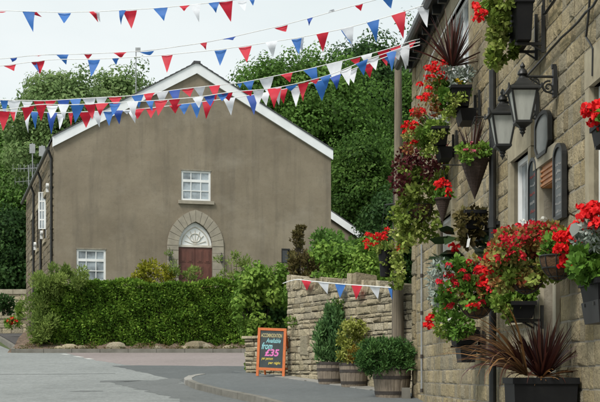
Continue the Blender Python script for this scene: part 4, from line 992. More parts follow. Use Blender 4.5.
mb=MB(); half=arch(dw-.02,10); pts=[(x,z) for x,z in half]+[(-x,z) for x,z in half[::-1][1:]]
V=[HT(dc+x,dz+z,-.10) for x,z in pts]+[HT(dc+x,dz+z,-.14) for x,z in pts]; m_=len(pts)
mb.add(V,[tuple(range(m_)),tuple(range(2*m_-1,m_-1,-1))]); tym=mb.build('fanlight',[M['white']],house)
mb=MB(); 
half2=arch(dw-.14,10); pp=[(x,z*.88+.05) for x,z in half2]+[(-x,z*.88+.05) for x,z in half2[::-1][1:]]
mb.tube([HT(dc+x,dz+z,-.09) for x,z in pp],.022,6)
for t in np.linspace(.25,math.pi-.25,7): mb.tube([HT(dc,dz+.06,-.09),HT(dc+.42*math.cos(t),dz+.06+.55*math.sin(t),-.09)],.014,6)
mb.tube([HT(dc+.2*math.cos(t),dz+.32+.16*math.sin(t),-.085) for t in np.linspace(0,2*math.pi,17)],.018,6)
hbox(mb,dc-dw+.02,dc+dw-.02,dz-.04,dz+.04,-.14,-.06)
mb.build('tracery',[M['offwhite']],tym)
for sgn in (-1,1):
    x0,x1=sorted((sgn*.008,sgn*(dw-.01))); mb=MB(); hbox(mb,dc+x0,dc+x1,4.2,dz-.045,-.14,-.10)
    dd=mb.build('door',[M['redpaint']],house); mb=MB(); 
    for (za,zb) in ((dz-.62,dz-.12),(dz-1.25,dz-.74),(dz-2.0,dz-1.37)):
        for (p,q) in ((x0+.07,(x0+x1)/2-.03),((x0+x1)/2+.03,x1-.07)): 
            hbox(mb,dc+p,dc+q,za,zb,-.10,-.088); hbox(mb,dc+p+.05,dc+q-.05,za+.05,zb-.05,-.088,-.074)
    build_each(mb,'door_panel',[M['redpaint']],dd)
    mb=MB(); mb.ball(HT(dc+sgn*.06,dz-1.1,-.06),.03); mb.build('handle',[M['black']],dd)
for sgn in (-1,1):
    mb=MB(); p=HT(dc+sgn*(dw+.33),dz-.45,.12); mb.box(p[0]-.05,p[0]+.05,p[1]-.05,p[1]+.05,p[2]-.16,p[2]+.12); mb.tube([p,HT(dc+sgn*(dw+.33),dz-.25,.12),HT(dc+sgn*(dw+.33),dz-.25,.0)],.012,6); mb.build('door_lamp',[M['black']],house)
# aerials
def aerial(u,v0,v1,y,label,box,bars):
    X,_,z0=W(u,v1,y); z1=W(u,v0,y)[2]; R=thing('tv_aerial',label,'aerial',(X,y,z0),'aerials on the chapel eaves'); mb=MB(); mb.tube([(X,y,z0),(X,y,z1)],.025,6); ms=mb.build('mast',[M['grey']],R)
    mb=MB()
    if box: mb.box(X-.13,X+.13,y-.06,y-.02,z1-.48,z1-.05)
    for (dz_,dx0,dx1) in bars: mb.tube([(X+dx0,y,z1-dz_),(X+dx1,y+.1,z1-dz_+.1)],.011,5)
    for (dz_,dx0,dx1) in bars:
        for q in np.linspace(dx0,dx1,7): mb.tube([(X+q,y,z1-dz_-.12),(X+q,y,z1-dz_+.22)],.007,4)
    mb.build('antenna',[M['grey']],R)
aerial(42.2,145,195,55.0,'aerial with a flat grey panel, nearest the gable corner of the chapel',True,[(1.0,-.5,.4)])
aerial(32.5,143,205,60.0,'taller aerial with two spiky arms standing left of the panel aerial',True,[(1.2,-.9,.7),(1.8,-.8,.3)])
aerial(28.8,165,212,62.6,'leftmost bare aerial at the far end of the chapel eaves',False,[(.2,-.4,.6)])
X,_,z0=W(136,92,52); z1=W(136,49,52)[2]; R=thing('roof_mast','thin grey mast rising behind the left roof slope of the chapel','mast',(X,52,z0)); mb=MB(); mb.tube([(X,52,z0-2),(X,52,z1)],.022,6); mb.box(X-.02,X+.18,51.97,52.0,z1-.12,z1+.05); mb.build('pole',[M['grey']],R)

# ------------------------------------------------------------------ dry stone walls
R=thing('dry_stone_wall','tall dry stone garden wall with upright coping stones behind the barrels','wall',(*WA,G(28)),'dry stone walls')
LW=math.hypot(WB[0]-WA[0],WB[1]-WA[1])
def WT(s,z,o): p=wall_pt(s/LW,o); return (p[0],p[1],z)
def wtop(s): t=s/LW; return 3.50+(3.06-3.50)*t
def wbase(s): return G(wall_pt(s/LW,0)[1])+.05
mb=MB(); stonework(mb,WT,0,LW+.3,1.2,3.5,[],(.05,.16),(.12,.42),.014,(.008,.04),.016,zfun=lambda s:wtop(s)+.02)
# end face
def WE(s,z,o): p=wall_pt(0,-s); return (p[0]-wd_.x*o,p[1]-wd_.y*o,z)
stonework(mb,WE,0,.5,1.5,3.48,[],(.06,.15),(.16,.35),.016,(.01,.06),.016)
mb.build('stones',[M['drystone']],R)
mb=MB(); P=[WT(0,1,0),WT(LW+.3,1,0),WT(LW+.3,1,-.5),WT(0,1,-.5)]; T=[WT(0,wtop(0)-.02,0),WT(LW+.3,wtop(LW)-.02,0),WT(LW+.3,wtop(LW)-.02,-.5),WT(0,wtop(0)-.02,-.5)]
mb.hexa(P+T); mb.build('core',[M['joint']],R)
mb=MB(); s=.0
while s<LW:
    w_=random.uniform(.04,.12); h=random.uniform(.07,.25); t=s/LW
    u_=U0+F*wall_pt(t,0)[0]/wall_pt(t,0)[1]
    if u_<292: h=.30
    if 344<u_<353: h=.36; w_=.16
    if 318<u_<324: h=.27
    z=wtop(s)-.02; tl=random.uniform(-.04,.04); o0=-.45+random.uniform(-.04,.04); o1=.02+random.uniform(-.03,.03)
    mb.hexa([WT(s,z,o1),WT(s+w_,z,o1),WT(s+w_,z,o0),WT(s,z,o0),WT(s+tl+.012,z+h,o1-.02),WT(s+w_+tl-.012,z+h*random.uniform(.85,1.05),o1-.03),WT(s+w_+tl-.01,z+h*.9,o0+.03),WT(s+tl+.01,z+h*.92,o0+.03)],0,random.random()); s+=w_+random.choice((.006,.012,.03))
mb.build('coping_stones',[M['drystone']],R)
# a big square dressed block low in the wall
s0=(303-288)/(405-288)*LW*1.06; mb=MB(); block(mb,WT,s0,s0+.44,2.0,2.44,.055,.02); mb.build('square_block',[M['drystone']],R)
# moss tuft on the wall
L=Leaf(4); L.blob(WT(.45,2.74,.12),(.16,.08,.10),120,.06,.6); L.blob(WT(2.9,2.95,.1),(.2,.08,.12),120,.06,.6); L.build('wall_ferns',M['l_shrub'],R)
# low wall to the left
LA=(-1.24,29.75); LB=(-.24,28.75); lw=math.hypot(LB[0]-LA[0],LB[1]-LA[1]); ld=Vector((LB[0]-LA[0],LB[1]-LA[1])).normalized(); ln=Vector((ld.y,-ld.x))
if ln.y>0: ln=-ln
def LT(s,z,o): return (LA[0]+ld.x*s+ln.x*o, LA[1]+ld.y*s+ln.y*o, z)
def LE(s,z,o): return (LA[0]-ln.x*s-ld.x*o, LA[1]-ln.y*s-ld.y*o, z)
R=thing('low_stone_wall','low dry stone wall with a flat cap, behind the chalkboard sign','wall',(*LA,G(29.5)),'dry stone walls'); lt=2.43
mb=MB(); stonework(mb,LT,0,lw+.1,1.45,lt,[],(.06,.14),(.14,.36),.014,(.01,.06),.012); stonework(mb,LE,0,.45,1.45,lt,[],(.06,.14),(.14,.3),.014,(.01,.05),.012); mb.build('stones',[M['drystone']],R)
mb=MB(); mb.hexa([LT(0,1.3,0),LT(lw+.1,1.3,0),LT(lw+.1,1.3,-.45),LT(0,1.3,-.45),LT(0,lt-.01,0),LT(lw+.1,lt-.01,0),LT(lw+.1,lt-.01,-.45),LT(0,lt-.01,-.45)]); mb.build('core',[M['joint']],R)
mb=MB()
for k in range(3): a,b_=-.05+k*.5,-.05+(k+1)*.5-.012; mb.hexa([LT(a,lt,.09),LT(b_,lt,.08),LT(b_,lt,-.5),LT(a,lt,-.5),LT(a,lt+.06,.08),LT(b_,lt+.055,.085),LT(b_,lt+.06,-.5),LT(a,lt+.06,-.5)],0,.3+.3*random.random())
mb.build('cap_slabs',[M['drystone']],R)

# telegraph pole
Y=23.15; X=(398.0-U0)/F*Y; zt=CAM+(V0-56)/F*Y; R=thing('telegraph_pole','tall weathered timber telegraph pole at the corner of the pub','pole',(X,Y,G(Y)+.05)); mb=MB()
mb.tube([(X,Y,G(Y)),(X-.005,Y,G(Y)+1.5),(X+.01,Y,3.8),(X,Y,zt)],[.115,.105,.085,.062],16); mb.build('shaft',[M['wood']],R)
mb=MB(); mb.lathe((X,Y,zt),[(.075,-.02),(.075,.01),(.03,.05)],14); mb.build('cap',[M['grey']],R)
mb=MB(); mb.tube([(X-.1,Y-.02,G(Y)+.3),(X-.09,Y-.02,3.2),(X-.075,Y-.02,5.0)],.014,6); mb.build('cable_guard',[M['hoop']],R)

# A-board
ab=GP(272,376.3); AY=28.1; S_=F/AY
R=thing('chalkboard_sign','orange framed chalkboard A-sign with coloured chalk lettering on the pavement','sign board',((272-U0)/F*AY,AY,G(AY)+.02))
wd2=.64; hh=1.06; yaw=math.radians(-14); org=Vector(((272-U0)/F*AY,AY,G(AY)+.02)); tilt=math.radians(9)
ax=Vector((math.cos(yaw),math.sin(yaw),0)); nn=Vector((ax.y,-ax.x,0)); 
if nn.y>0: nn=-nn
upv=Vector((0,0,1))*math.cos(tilt)-nn*math.sin(tilt)*1.0; fo=ax.cross(upv); 
if fo.y>0: fo=-fo
org=org+nn*.12
rollk=.045
def AT(x,z,o=0): return tuple(org+ax*x+upv*(z-rollk*x)+fo*o)
def abx(mb,x0,x1,z0,z1,o0,o1): mb.hexa([AT(x0,z0,o0),AT(x1,z0,o0),AT(x1,z0,o1),AT(x0,z0,o1),AT(x0,z1,o0),AT(x1,z1,o0),AT(x1,z1,o1),AT(x0,z1,o1)])
mb=MB(); fw=.058; h0=wd2/2
abx(mb,-h0,-h0+fw,0,hh,0,.03); abx(mb,h0-fw,h0,-.03,hh,0,.03); abx(mb,-h0+fw,h0-fw,hh-fw,hh,0,.028); abx(mb,-h0+fw,h0-fw,.13,.13+fw,0,.028)
fr=mb.build('frame',[M['orange']],R)
mb=MB(); abx(mb,-h0+fw-.01,h0-fw+.01,.13+fw-.01,hh-fw+.01,.006,.014); pan=mb.build('chalk_panel',[M['chalk']],R)
# back leg frame
def BT(x,z): p=Vector(AT(x,hh-.02,-.02)); t=1-z; return tuple(p+Vector((0,0,-1))*(hh-.06)*t*.99-nn*(.44*t))
mb=MB()
for x in (-h0+.03,h0-.03): mb.tube([BT(x,1),BT(x,0)],.024,6)
mb.tube([BT(-h0+.03,.15),BT(h0-.03,.15)],.02,6); mb.build('rear_frame',[M['orange']],R)
mb=MB(); mb.tube([AT(.0,.13,0),BT(0,.15)],.012,5); mb.build('stay',[M['grey']],R)
def chalk(name,c):
    M[name]=plain(name,c,tuple(x*.6 for x in c),40,.9,0)
chalk('chalk_tan',(.55,.48,.25)); chalk('chalk_blue',(.30,.62,.66)); chalk('chalk_pink',(.75,.20,.50)); chalk('chalk_yellow',(.70,.55,.10))
def write(txt,x0,x1,z0,z1,mat,shear=0,bold=.0):
    cu=bpy.data.curves.new('lettering','FONT'); cu.body=txt; cu.size=1; cu.shear=shear; cu.offset=bold; cu.extrude=0
    o=bpy.data.objects.new('lettering',cu); COL.objects.link(o); bpy.context.view_layer.update()
    me=bpy.data.meshes.new_from_object(o.evaluated_get(bpy.context.evaluated_depsgraph_get())); bpy.data.objects.remove(o)
    V=np.array([v.co[:] for v in me.vertices]); Fc=[tuple(p.vertices) for p in me.polygons]; mn,mx=V.min(0),V.max(0)
    Q=[AT(x0+(v[0]-mn[0])/(mx[0]-mn[0])*(x1-x0),z0+(v[1]-mn[1])/(mx[1]-mn[1])*(z1-z0),.0165) for v in V]
    link('lettering',np.array(Q,dtype=np.float32),Fc,[M[mat]],pan)
write('ACCOMMODATION',-.245,.225,.855,.94,'chalk_tan',0,.02)
write('Available',-.13,.20,.735,.835,'chalk_blue',.35,.015)
write('from',-.225,.02,.59,.74,'chalk_blue',.35,.02)
write('£35',-.15,.175,.44,.60,'chalk_pink',.2,.035)
write('per person',-.215,.04,.345,.405,'chalk_yellow',.2,.02)
write('per night',-.06,.215,.255,.33,'chalk_yellow',.2,.02)

# ------------------------------------------------------------------ barrels with shrubs
def barrel(u,v,y,rt,rb,h,label,tilt=0):
    X=(u-U0)/F*y; z0=CAM+(V0-v)/F*y; R=thing('barrel_planter',label,'planter',(X,y,z0),'half barrel planters by the dry stone wall'); mb=MB(); n=72
    wob=lambda k:1-.016*(k%4==0)
    prof=[(rb*.97,0)]+[(rb+(rt-rb)*math.sin(q*math.pi/2),h*q) for q in np.linspace(.02,1,9)]+[(rt-.03,h),(rt-.04,h-.06)]
    mb.lathe((X,y,z0),prof,n,0,random.random(),wob); bb=mb.build('staves',[M['barrel']],R)
    for q in (.14,.62,.90):
        rr=rb+(rt-rb)*math.sin(q*math.pi/2); r2=rb+(rt-rb)*math.sin((q+.09)*math.pi/2); mb=MB(); mb.lathe((X,y,z0),[(rr-.01,h*q),(rr+.006,h*q+.001),(r2+.006,h*q+.055),(r2-.01,h*q+.056)],48); mb.build('hoop',[M['hoop']],bb)
    mb=MB(); mb.lathe((X,y,z0+h-.06),[(rt-.045,0),(rt-.05,.02),(.02,.04)],24); mb.build('soil',[M['soil']],R)
    return R,X,z0+h
# conifer barrel
R,X,zt=barrel(331,384.5,25.6,.28,.24,.43,'leftmost half barrel, holding an upright blue green conifer')
L=Leaf(4); px=F/25.6
for (du,v,r) in [(dx+random.uniform(-1,1),vv,rr) for (vv,half,rr) in ((358,10,5),(352,13,5),(346,13.5,5),(340,13.5,5),(334,12,4.5),(328,10,4.5),(322,8,4),(317,6,3.5),(312,5,3)) for dx in np.linspace(-half,half,7)]:
    for _ in range(2):
        L.blob(W(331+du+ (2.5 if v<325 else 0),v+random.uniform(-3,3),25.6+random.uniform(-.18,.18)),(r/px,r/px,r/px*1.6),46,.10,.28,None,1.6,.2)
for (u,v) in ((328,309),(334,306),(341,311),(346,318)): L.blob(W(u,v,25.6),(.05,.05,.14),40,.09,.28,.6,2,.2)
L.build('conifer',M['l_conifer'],R)
R,X,zt=barrel(354,387.5,24.7,.28,.235,.46,'middle half barrel, with a yellow green variegated shrub golden at its heart')
L=Leaf(6); px=F/24.7
for _ in range(70):
    u,v=random.uniform(337,370),random.uniform(323,366)
    if ((u-353)/17)**2+((v-344)/22)**2<1: L.blob(W(u,v,24.7+random.uniform(-.25,.25)),4.2/px,44,.055,.6,None,.4,.3)
for (u,v) in ((352,321),(360,323),(366,331),(340,334),(345,326)): L.blob(W(u,v,24.7),3/px,30,.055,.6,.7,.8,.2)
L.build('variegated_shrub',M['l_varieg'],R)
L=Leaf(6)
for _ in range(10): L.blob(W(random.uniform(349,359),random.uniform(346,363),24.45),4/px,26,.05,.6,None,.4,.3)
L.build('golden_branches',M['l_golden'],R)
R,X,zt=barrel(392,398.8,22.05,.325,.275,.54,'nearest half barrel, under a broad dark green rounded juniper')
L=Leaf(4); px=F/22.05
for _ in range(240):
    u,v=random.uniform(358,414),random.uniform(339,375)
    if abs((u-386)/28)**2.4+abs((v-357)/17)**2.4<1: L.blob(W(u,v,22.05+random.uniform(-.4,.2)),4.6/px,44,.075,.26,None,.6,.2)
L.build('juniper',M['l_juniper'],R)
mb=MB()
for k in range(12): a=random.uniform(0,6.28); mb.tube([(X,22.05,zt-.05),(X+.15*math.cos(a),22.05+.15*math.sin(a),zt+.15),(X+.35*math.cos(a),22.05+.25*math.sin(a),zt+.3)],[.018,.014,.006],5)
mb.build('branches',[M['bark']],R)
# small dark pot behind the nearest barrel
X,Y=1.86,22.9; R=thing('stone_block','low pale stone block on the ground between the nearest barrel and the pub corner','stone',(X-.05,21.75,G(21.75)+.02)); mb=MB(); mb.hexa([(X-.17,21.6,G(21.6)+.02),(X-.02,21.6,G(21.6)+.02),(X,21.95,G(21.6)+.02),(X-.15,21.95,G(21.6)+.02),(X-.165,21.61,G(21.6)+.2),(X-.03,21.61,G(21.6)+.19),(X-.01,21.93,G(21.6)+.2),(X-.15,21.93,G(21.6)+.2)]); mb.build('block',[M['kerb']],R)

# ------------------------------------------------------------------ hedge and garden plants
R=thing('hedge','clipped green hedge along the bank in front of the chapel','hedge',(-4.5,46.1,G(46)))
L=Leaf(4)
def htop(x): return 4.80+.07*math.sin(x*1.7)+.05*math.sin(x*4.1+1)+(.0 if x>-8 else 0)
x0,x1=-9.2,-1.55
hz0=G(45.8)+.02
n=34000; xx=RNG.uniform(x0,x1,n); face=RNG.random(n)
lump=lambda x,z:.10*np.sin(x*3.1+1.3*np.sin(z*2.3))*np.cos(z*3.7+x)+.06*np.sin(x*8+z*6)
zz=hz0+(4.82-hz0)*RNG.random(n)**.9; top=np.array([htop(x) for x in xx]); zz=np.minimum(zz,top)
yy=45.62+lump(xx,zz)+RNG.exponential(.10,n); 
tp_=face>.80; zz[tp_]=top[tp_]+RNG.normal(0,.035,tp_.sum()); yy[tp_]=RNG.uniform(45.6,46.7,tp_.sum())
le=face<.05; xx[le]=x0+RNG.normal(0,.08,le.sum()); yy[le]=RNG.uniform(45.6,46.7,le.sum())
P=np.stack([xx,yy,zz],1); A=np.stack([RNG.normal(0,.7,n),-.7+RNG.normal(0,.5,n),.25+RNG.normal(0,.5,n)],1); A[tp_,2]+=.6
keep=(lump(xx*1.9+3,zz*2.1)>-.075)|(RNG.random(n)<.45); yy=np.where(keep,yy,yy+.16)
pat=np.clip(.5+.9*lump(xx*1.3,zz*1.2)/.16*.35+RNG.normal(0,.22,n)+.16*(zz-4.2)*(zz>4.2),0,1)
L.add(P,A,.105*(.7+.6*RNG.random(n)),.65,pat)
for _ in range(90):                         # shoots standing above the clipped top
    x=random.uniform(x0,x1); L.blob((x,random.uniform(45.7,46.5),htop(x)+.04),(.05,.05,.10),12,.09,.6,.7,1.2,.2)
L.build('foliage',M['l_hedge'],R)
mb=MB(); mb.box(x0+.15,x1-.1,45.80,46.6,hz0-.15,4.66); mb.build('twiggy_heart',[M['twig']],R)
def shrub(name,label,spots,y,mat,size,n,k=4,width=.6,up=.5,dy=.35,shell=.3,group='garden shrubs by the chapel',stem=True,ground=None,droop=0):
    us=[s[0] for s in spots]; vs_=[s[1]+s[2] for s in spots]; uc=sum(us)/len(us); gz=ground if ground is not None else CAM+(V0-max(vs_))/F*y
    base=((uc-U0)/F*y,y,gz); R=thing(name,label,'shrub',base,group); fol(R,'foliage',mat,spots,y,size,n,k,width,dy,up,droop,shell,face=(k==6))
    if stem:
        mb=MB()
        for (u,v,r) in spots[::max(1,len(spots)//9)]:
            e=Vector(at(u,v,y)); b=Vector(base); b.x+=(e.x-b.x)*.3; b.z=gz; m=(b+e)/2+Vector((0,0,.05)); mb.tube([b,m,e],[.022,.015,.007],5)
        mb.build('stems',[M['bark']],R)
    return R
def spots(n,uc,vc,ru,rv,r,seed=0,sq=2.0):
    rg=random.Random(seed); out=[]
    while len(out)<n:
        x,z=rg.uniform(-1,1),rg.uniform(-1,1)
        if abs(x)**sq+abs(z)**sq<1: out.append((uc+x*ru,vc+z*rv,r*rg.uniform(.7,1.25)))
    return out
TZ=4.15
shrub('feathery_shrub','tall loose feathery shrub overgrowing the left end of the hedge',spots(26,44,300,16,34,8,1)+spots(22,62,278,24,12,6,2)+spots(8,38,336,8,9,6,3),45.5,'l_feather',.13,130,4,.3,1.0,ground=G(45.5)+.2,stem=False)
shrub('golden_shrub','bright yellow green bush left of the red door',spots(24,154,275,20,11,6,4),47.1,'l_yellow',.11,70,ground=TZ)
shrub('feathery_shrub','thin wispy shrub in front of the right door jamb and wall',spots(18,232,270,20,15,6,5),47.2,'l_feather',.13,50,4,.3,1.2,ground=TZ,)
shrub('wispy_plant','thin grassy plant before the left door jamb',spots(8,172,266,7,14,4,6),47.0,'l_feather',.13,40,4,.25,1.6,ground=TZ)
shrub('wispy_plant','small loose plant in front of the red door',spots(9,196,275,12,6,4.5,7),46.9,'l_feather',.12,40,4,.3,1.2,ground=TZ)
shrub('broadleaf_bush','large light green bush hanging over the low stone wall and the hedge end',spots(52,262,296,27,32,9,8,2.4)+spots(10,246,318,9,26,7,9)+spots(6,252,360,5,10,3,10),31.2,'l_shrub',.11,75,6,.6,.4,.6,ground=G(31)-.0)
shrub('dark_bush','dark leafy bush in the shadowed gap between the low wall and the tall wall',spots(26,272,312,17,22,9,11),31.6,'l_dark',.12,70,6,.6,.3,.3,ground=G(31))
shrub('brown_seeding_shrub','upright brown shrub with dry seed heads beside the chapel corner',spots(12,297,248,5.5,17,4,12)+spots(5,301,232,3,6,2.5,13),34,'l_brown',.09,70,4,.4,.8,.2,ground=G(34),group=None)
shrub('brownish_bush','olive brown rounded bush behind the left end of the tall wall',spots(16,304,268,13,12,6,14),31.5,'l_brown',.10,70,4,.5,.6,.3,ground=G(31.5))
shrub('garden_bush','light green garden bush behind the middle of the tall wall',spots(36,336,264,26,20,8,15),31,'l_shrub',.11,75,6,.6,.5,.6,ground=G(31))
shrub('garden_bush','green bush with reddish berries behind the right part of the tall wall',spots(34,374,262,22,22,8,16),30,'l_shrub',.10,75,6,.6,.5,.5,ground=G(30))
p=[at(u,v,29.5) for u,v in cluster(18,318,392,240,280)]
shrub('garden_bush','darker spreading bush between the chapel corner and the white bargeboard',spots(30,330,252,26,18,8,17),38,'l_tree',.13,75,4,.6,.5,.8,ground=G(38))
shrub('garden_bush','feathery green shrub beneath the white bargeboard',spots(26,374,258,22,16,8,18),40,'l_feather',.14,75,4,.35,.8,.6,ground=G(40))
# plants at the left by the footpath
shrub('small_conifer','small bright green conifer beside the footpath at the left',spots(14,20,311,3,9,3,19),60,'l_shrub',.09,90,4,.35,1.2,.1,ground=G(60),stem=False)
R=shrub('flower_clump','low clump with red flowers beside the small conifer at the left',spots(9,12,323,7,4,3.5,20),61,'l_shrub',.12,60,ground=G(61),stem=False); heads([at(u,v,60.7) for u,v in cluster(6,8,18,318,324)],.09,parent=R,n=18,petal=.08)
shrub('dark_bush','dark bush in front of the distant wall at the far left',spots(12,4,306,8,9,5,21),70,'l_dark',.18,60,ground=G(70))
def farwall(name,label,x0,x1,y,z1,capm,wallm,h):
    R=thing(name,label,'wall',((x0+x1)/2,y,G(y)),'distant garden walls'); mb=MB(); T=lambda s,z,o:(s,y-o,z)
    stonework(mb,T,x0,x1,G(y)-.2,z1,[],(.18,.3),(.3,.8),.02,(.01,.03),.01); mb.add([(x0,y,G(y)-.4),(x1,y,G(y)-.4),(x1,y,z1),(x0,y,z1)],[(0,1,2,3)],1); mb.box(x0,x1,y+.01,y+.4,G(y)-.4,z1-.01,1); mb.build('stones',[wallm,M['joint']],R)
    mb=MB(); x=x0
    while x<x1: mb.box(x,x+1.18,y-.08,y+.48,z1,z1+h,0); x+=1.2
    mb.build('coping',[capm],R)
farwall('boundary_wall','distant stone wall with a pale flat coping at the far left',-34,-15.4,78,CAM+(V0-294)/F*78,M['paleashlar'],M['drystone'],.28)
farwall('boundary_wall','low tan wall in front of the distant wall at the far left edge',-30,-13.9,68,CAM+(V0-318.5)/F*68,M['ashlar'],M['drystone'],.14)

# ------------------------------------------------------------------ small building behind with a white verge
oy=62.; R=thing('outbuilding','low building with a sloping white bargeboard behind the garden bushes','outbuilding',(W(330,0,oy)[0],oy,G(oy)))
xa,za=W(322,0,oy)[0],CAM+(V0-206)/F*oy; xb,zb=W(367,0,oy)[0],CAM+(V0-237)/F*oy; xl=2*xa-xb
mb=MB(); mb.add([(xl+.3,oy,G(oy)-.3),(xb-.3,oy,G(oy)-.3),(xb-.3,oy,zb-.1),(xa,oy,za-.1),(xl+.3,oy,zb-.1)],[(0,1,2,3,4)]); mb.add([(xb-.3,oy,G(oy)-.3),(xb-.3,oy+8,G(oy)-.3),(xb-.3,oy+8,zb-.1),(xb-.3,oy,zb-.1)],[(0,1,2,3)]); mb.build('wall',[M['render']],R)
mb=MB()
for (xe) in (xb,xl): P=[(xe,oy-.12,zb),(xa,oy-.12,za),(xa,oy+8,za),(xe,oy+8,zb)]; mb.hexa(P+[(x,y,z+.1) for x,y,z in P])
mb.build('roof',[M['slate']],R)
mb=MB()
for (xe) in (xb,xl): P=[(xe,oy-.18,zb-.34),(xa,oy-.18,za-.34),(xa,oy-.125,za-.34),(xe,oy-.125,zb-.34)]; mb.hexa(P+[(x,y,z+.36) for x,y,z in P])
build_each(mb,'bargeboard',[M['bargewhite']],R)

# ------------------------------------------------------------------ trees
def tree(label,uc,vc,ru,rv,y,mat,ncl,nl,ls,seed,cr=1.5,shape=2.2,group='trees around the chapel',lean=0):
    rg=random.Random(seed); px=F/y; cx,cz=(uc-U0)/F*y,CAM+(V0-vc)/F*y; rx,rz=ru/px,rv/px; gz=G(min(y,110)); R=thing('broadleaf_tree',label,'tree',(cx+lean,y,gz),group)
    cl=[]; ncl=int(ncl*.72)
    while len(cl)<ncl:
        a=Vector((rg.uniform(-1,1),rg.uniform(-1,1),rg.uniform(-1,1)))
        q=sum(abs(t)**shape for t in a)
        if q<1 and q>.30: cl.append(Vector((cx+a.x*rx,y+a.y*rx*.8,cz+a.z*rz)))
    cl=[c for c in cl if sorted((c-k).length for k in cl)[4]<cr*2.0]      # no clump adrift from the crown
    L=Leaf(4)
    for c in cl:
        r=cr*rg.uniform(.6,1.35); L.blob(c,(r,r,r*.66),int(nl*1.5),ls*.80,.64,rg.random(),.35,.62,sizevar=.8,face=True,tonew=.7)
        for _ in range(2): q=c+Vector((rg.uniform(-r,r),rg.uniform(-r,r),rg.uniform(-.7*r,.8*r))); L.blob(q,r*.5,nl//3,ls*.66,.62,rg.random(),.3,.35,face=True)
    L.build('crown',M[mat],R)
    mb=MB(); th=max(gz+1.5,cz-rz*.5); tr=.035*rz+.12
    mb.tube([(cx+lean,y,gz-.3),(cx+lean*.7,y,gz+(th-gz)*.5),(cx+lean*.2,y,th),(cx,y,cz+rz*.45)],[tr*1.3,tr,tr*.8,tr*.2],10)
    for c in cl[::max(1,ncl//30)]:
        s_=Vector((cx+lean*.2,y,th+rg.uniform(-.1,.5)*(cz-th))); m=(s_+c)/2+Vector((rg.uniform(-.3,.3),0,-.3)); mb.tube([s_,m,c],[tr*.4,tr*.25,.03],6)
    mb.build('trunk',[M['bark']],R); return R
tree('grey green tree whose crown shows over the left roof slope, above the aerials',62,140,44,60,82,'l_left',120,230,.30,31,1.5)
tree('smaller grey green tree peeping over the roof slope behind the thin mast',122,112,22,36,86,'l_left',50,220,.30,32,1.4)
tree('large dark tree at the far left edge, behind the distant wall',0,205,38,88,96,'l_tree',120,240,.34,33,1.8)
tree('lower bushy tree beside the chapel side wall, left of it',12,256,26,40,84,'l_dark',80,220,.30,34,1.4)
tree('leafy tree filling the gap between the far left tree and the chapel',40,186,30,52,92,'l_tree',90,230,.32,35,1.6)
tree('large rounded tree rising over the right roof slope of the chapel',305,148,68,84,74,'l_tree',230,260,.27,36,1.5,2.4)
tree('tall dark tree right of the chapel, behind the telegraph pole',372,165,44,118,80,'l_dark',200,250,.28,37,1.6,2.6)
tree('tall spreading tree directly behind the telegraph pole top',398,150,36,80,88,'l_tree',110,240,.30,38,1.6,2.4)
tree('smaller yellow green tree in front of the tall dark tree right of the chapel',364,185,24,40,66,'l_lime',70,220,.22,39,1.0,2.2)
tree('dark low tree beneath the tall one, right of the chapel wall',345,214,36,34,72,'l_dark',80,230,.24,40,1.2,2.2)
tree('low dark green tree close beside the pub corner, under the flower pots',398,238,30,40,58,'l_dark',90,220,.2,41,1.0,2.4)
tree('slim green tree behind the pub corner, right of the telegraph pole',418,130,18,60,60,'l_lime',60,220,.2,42,.9,2.2)

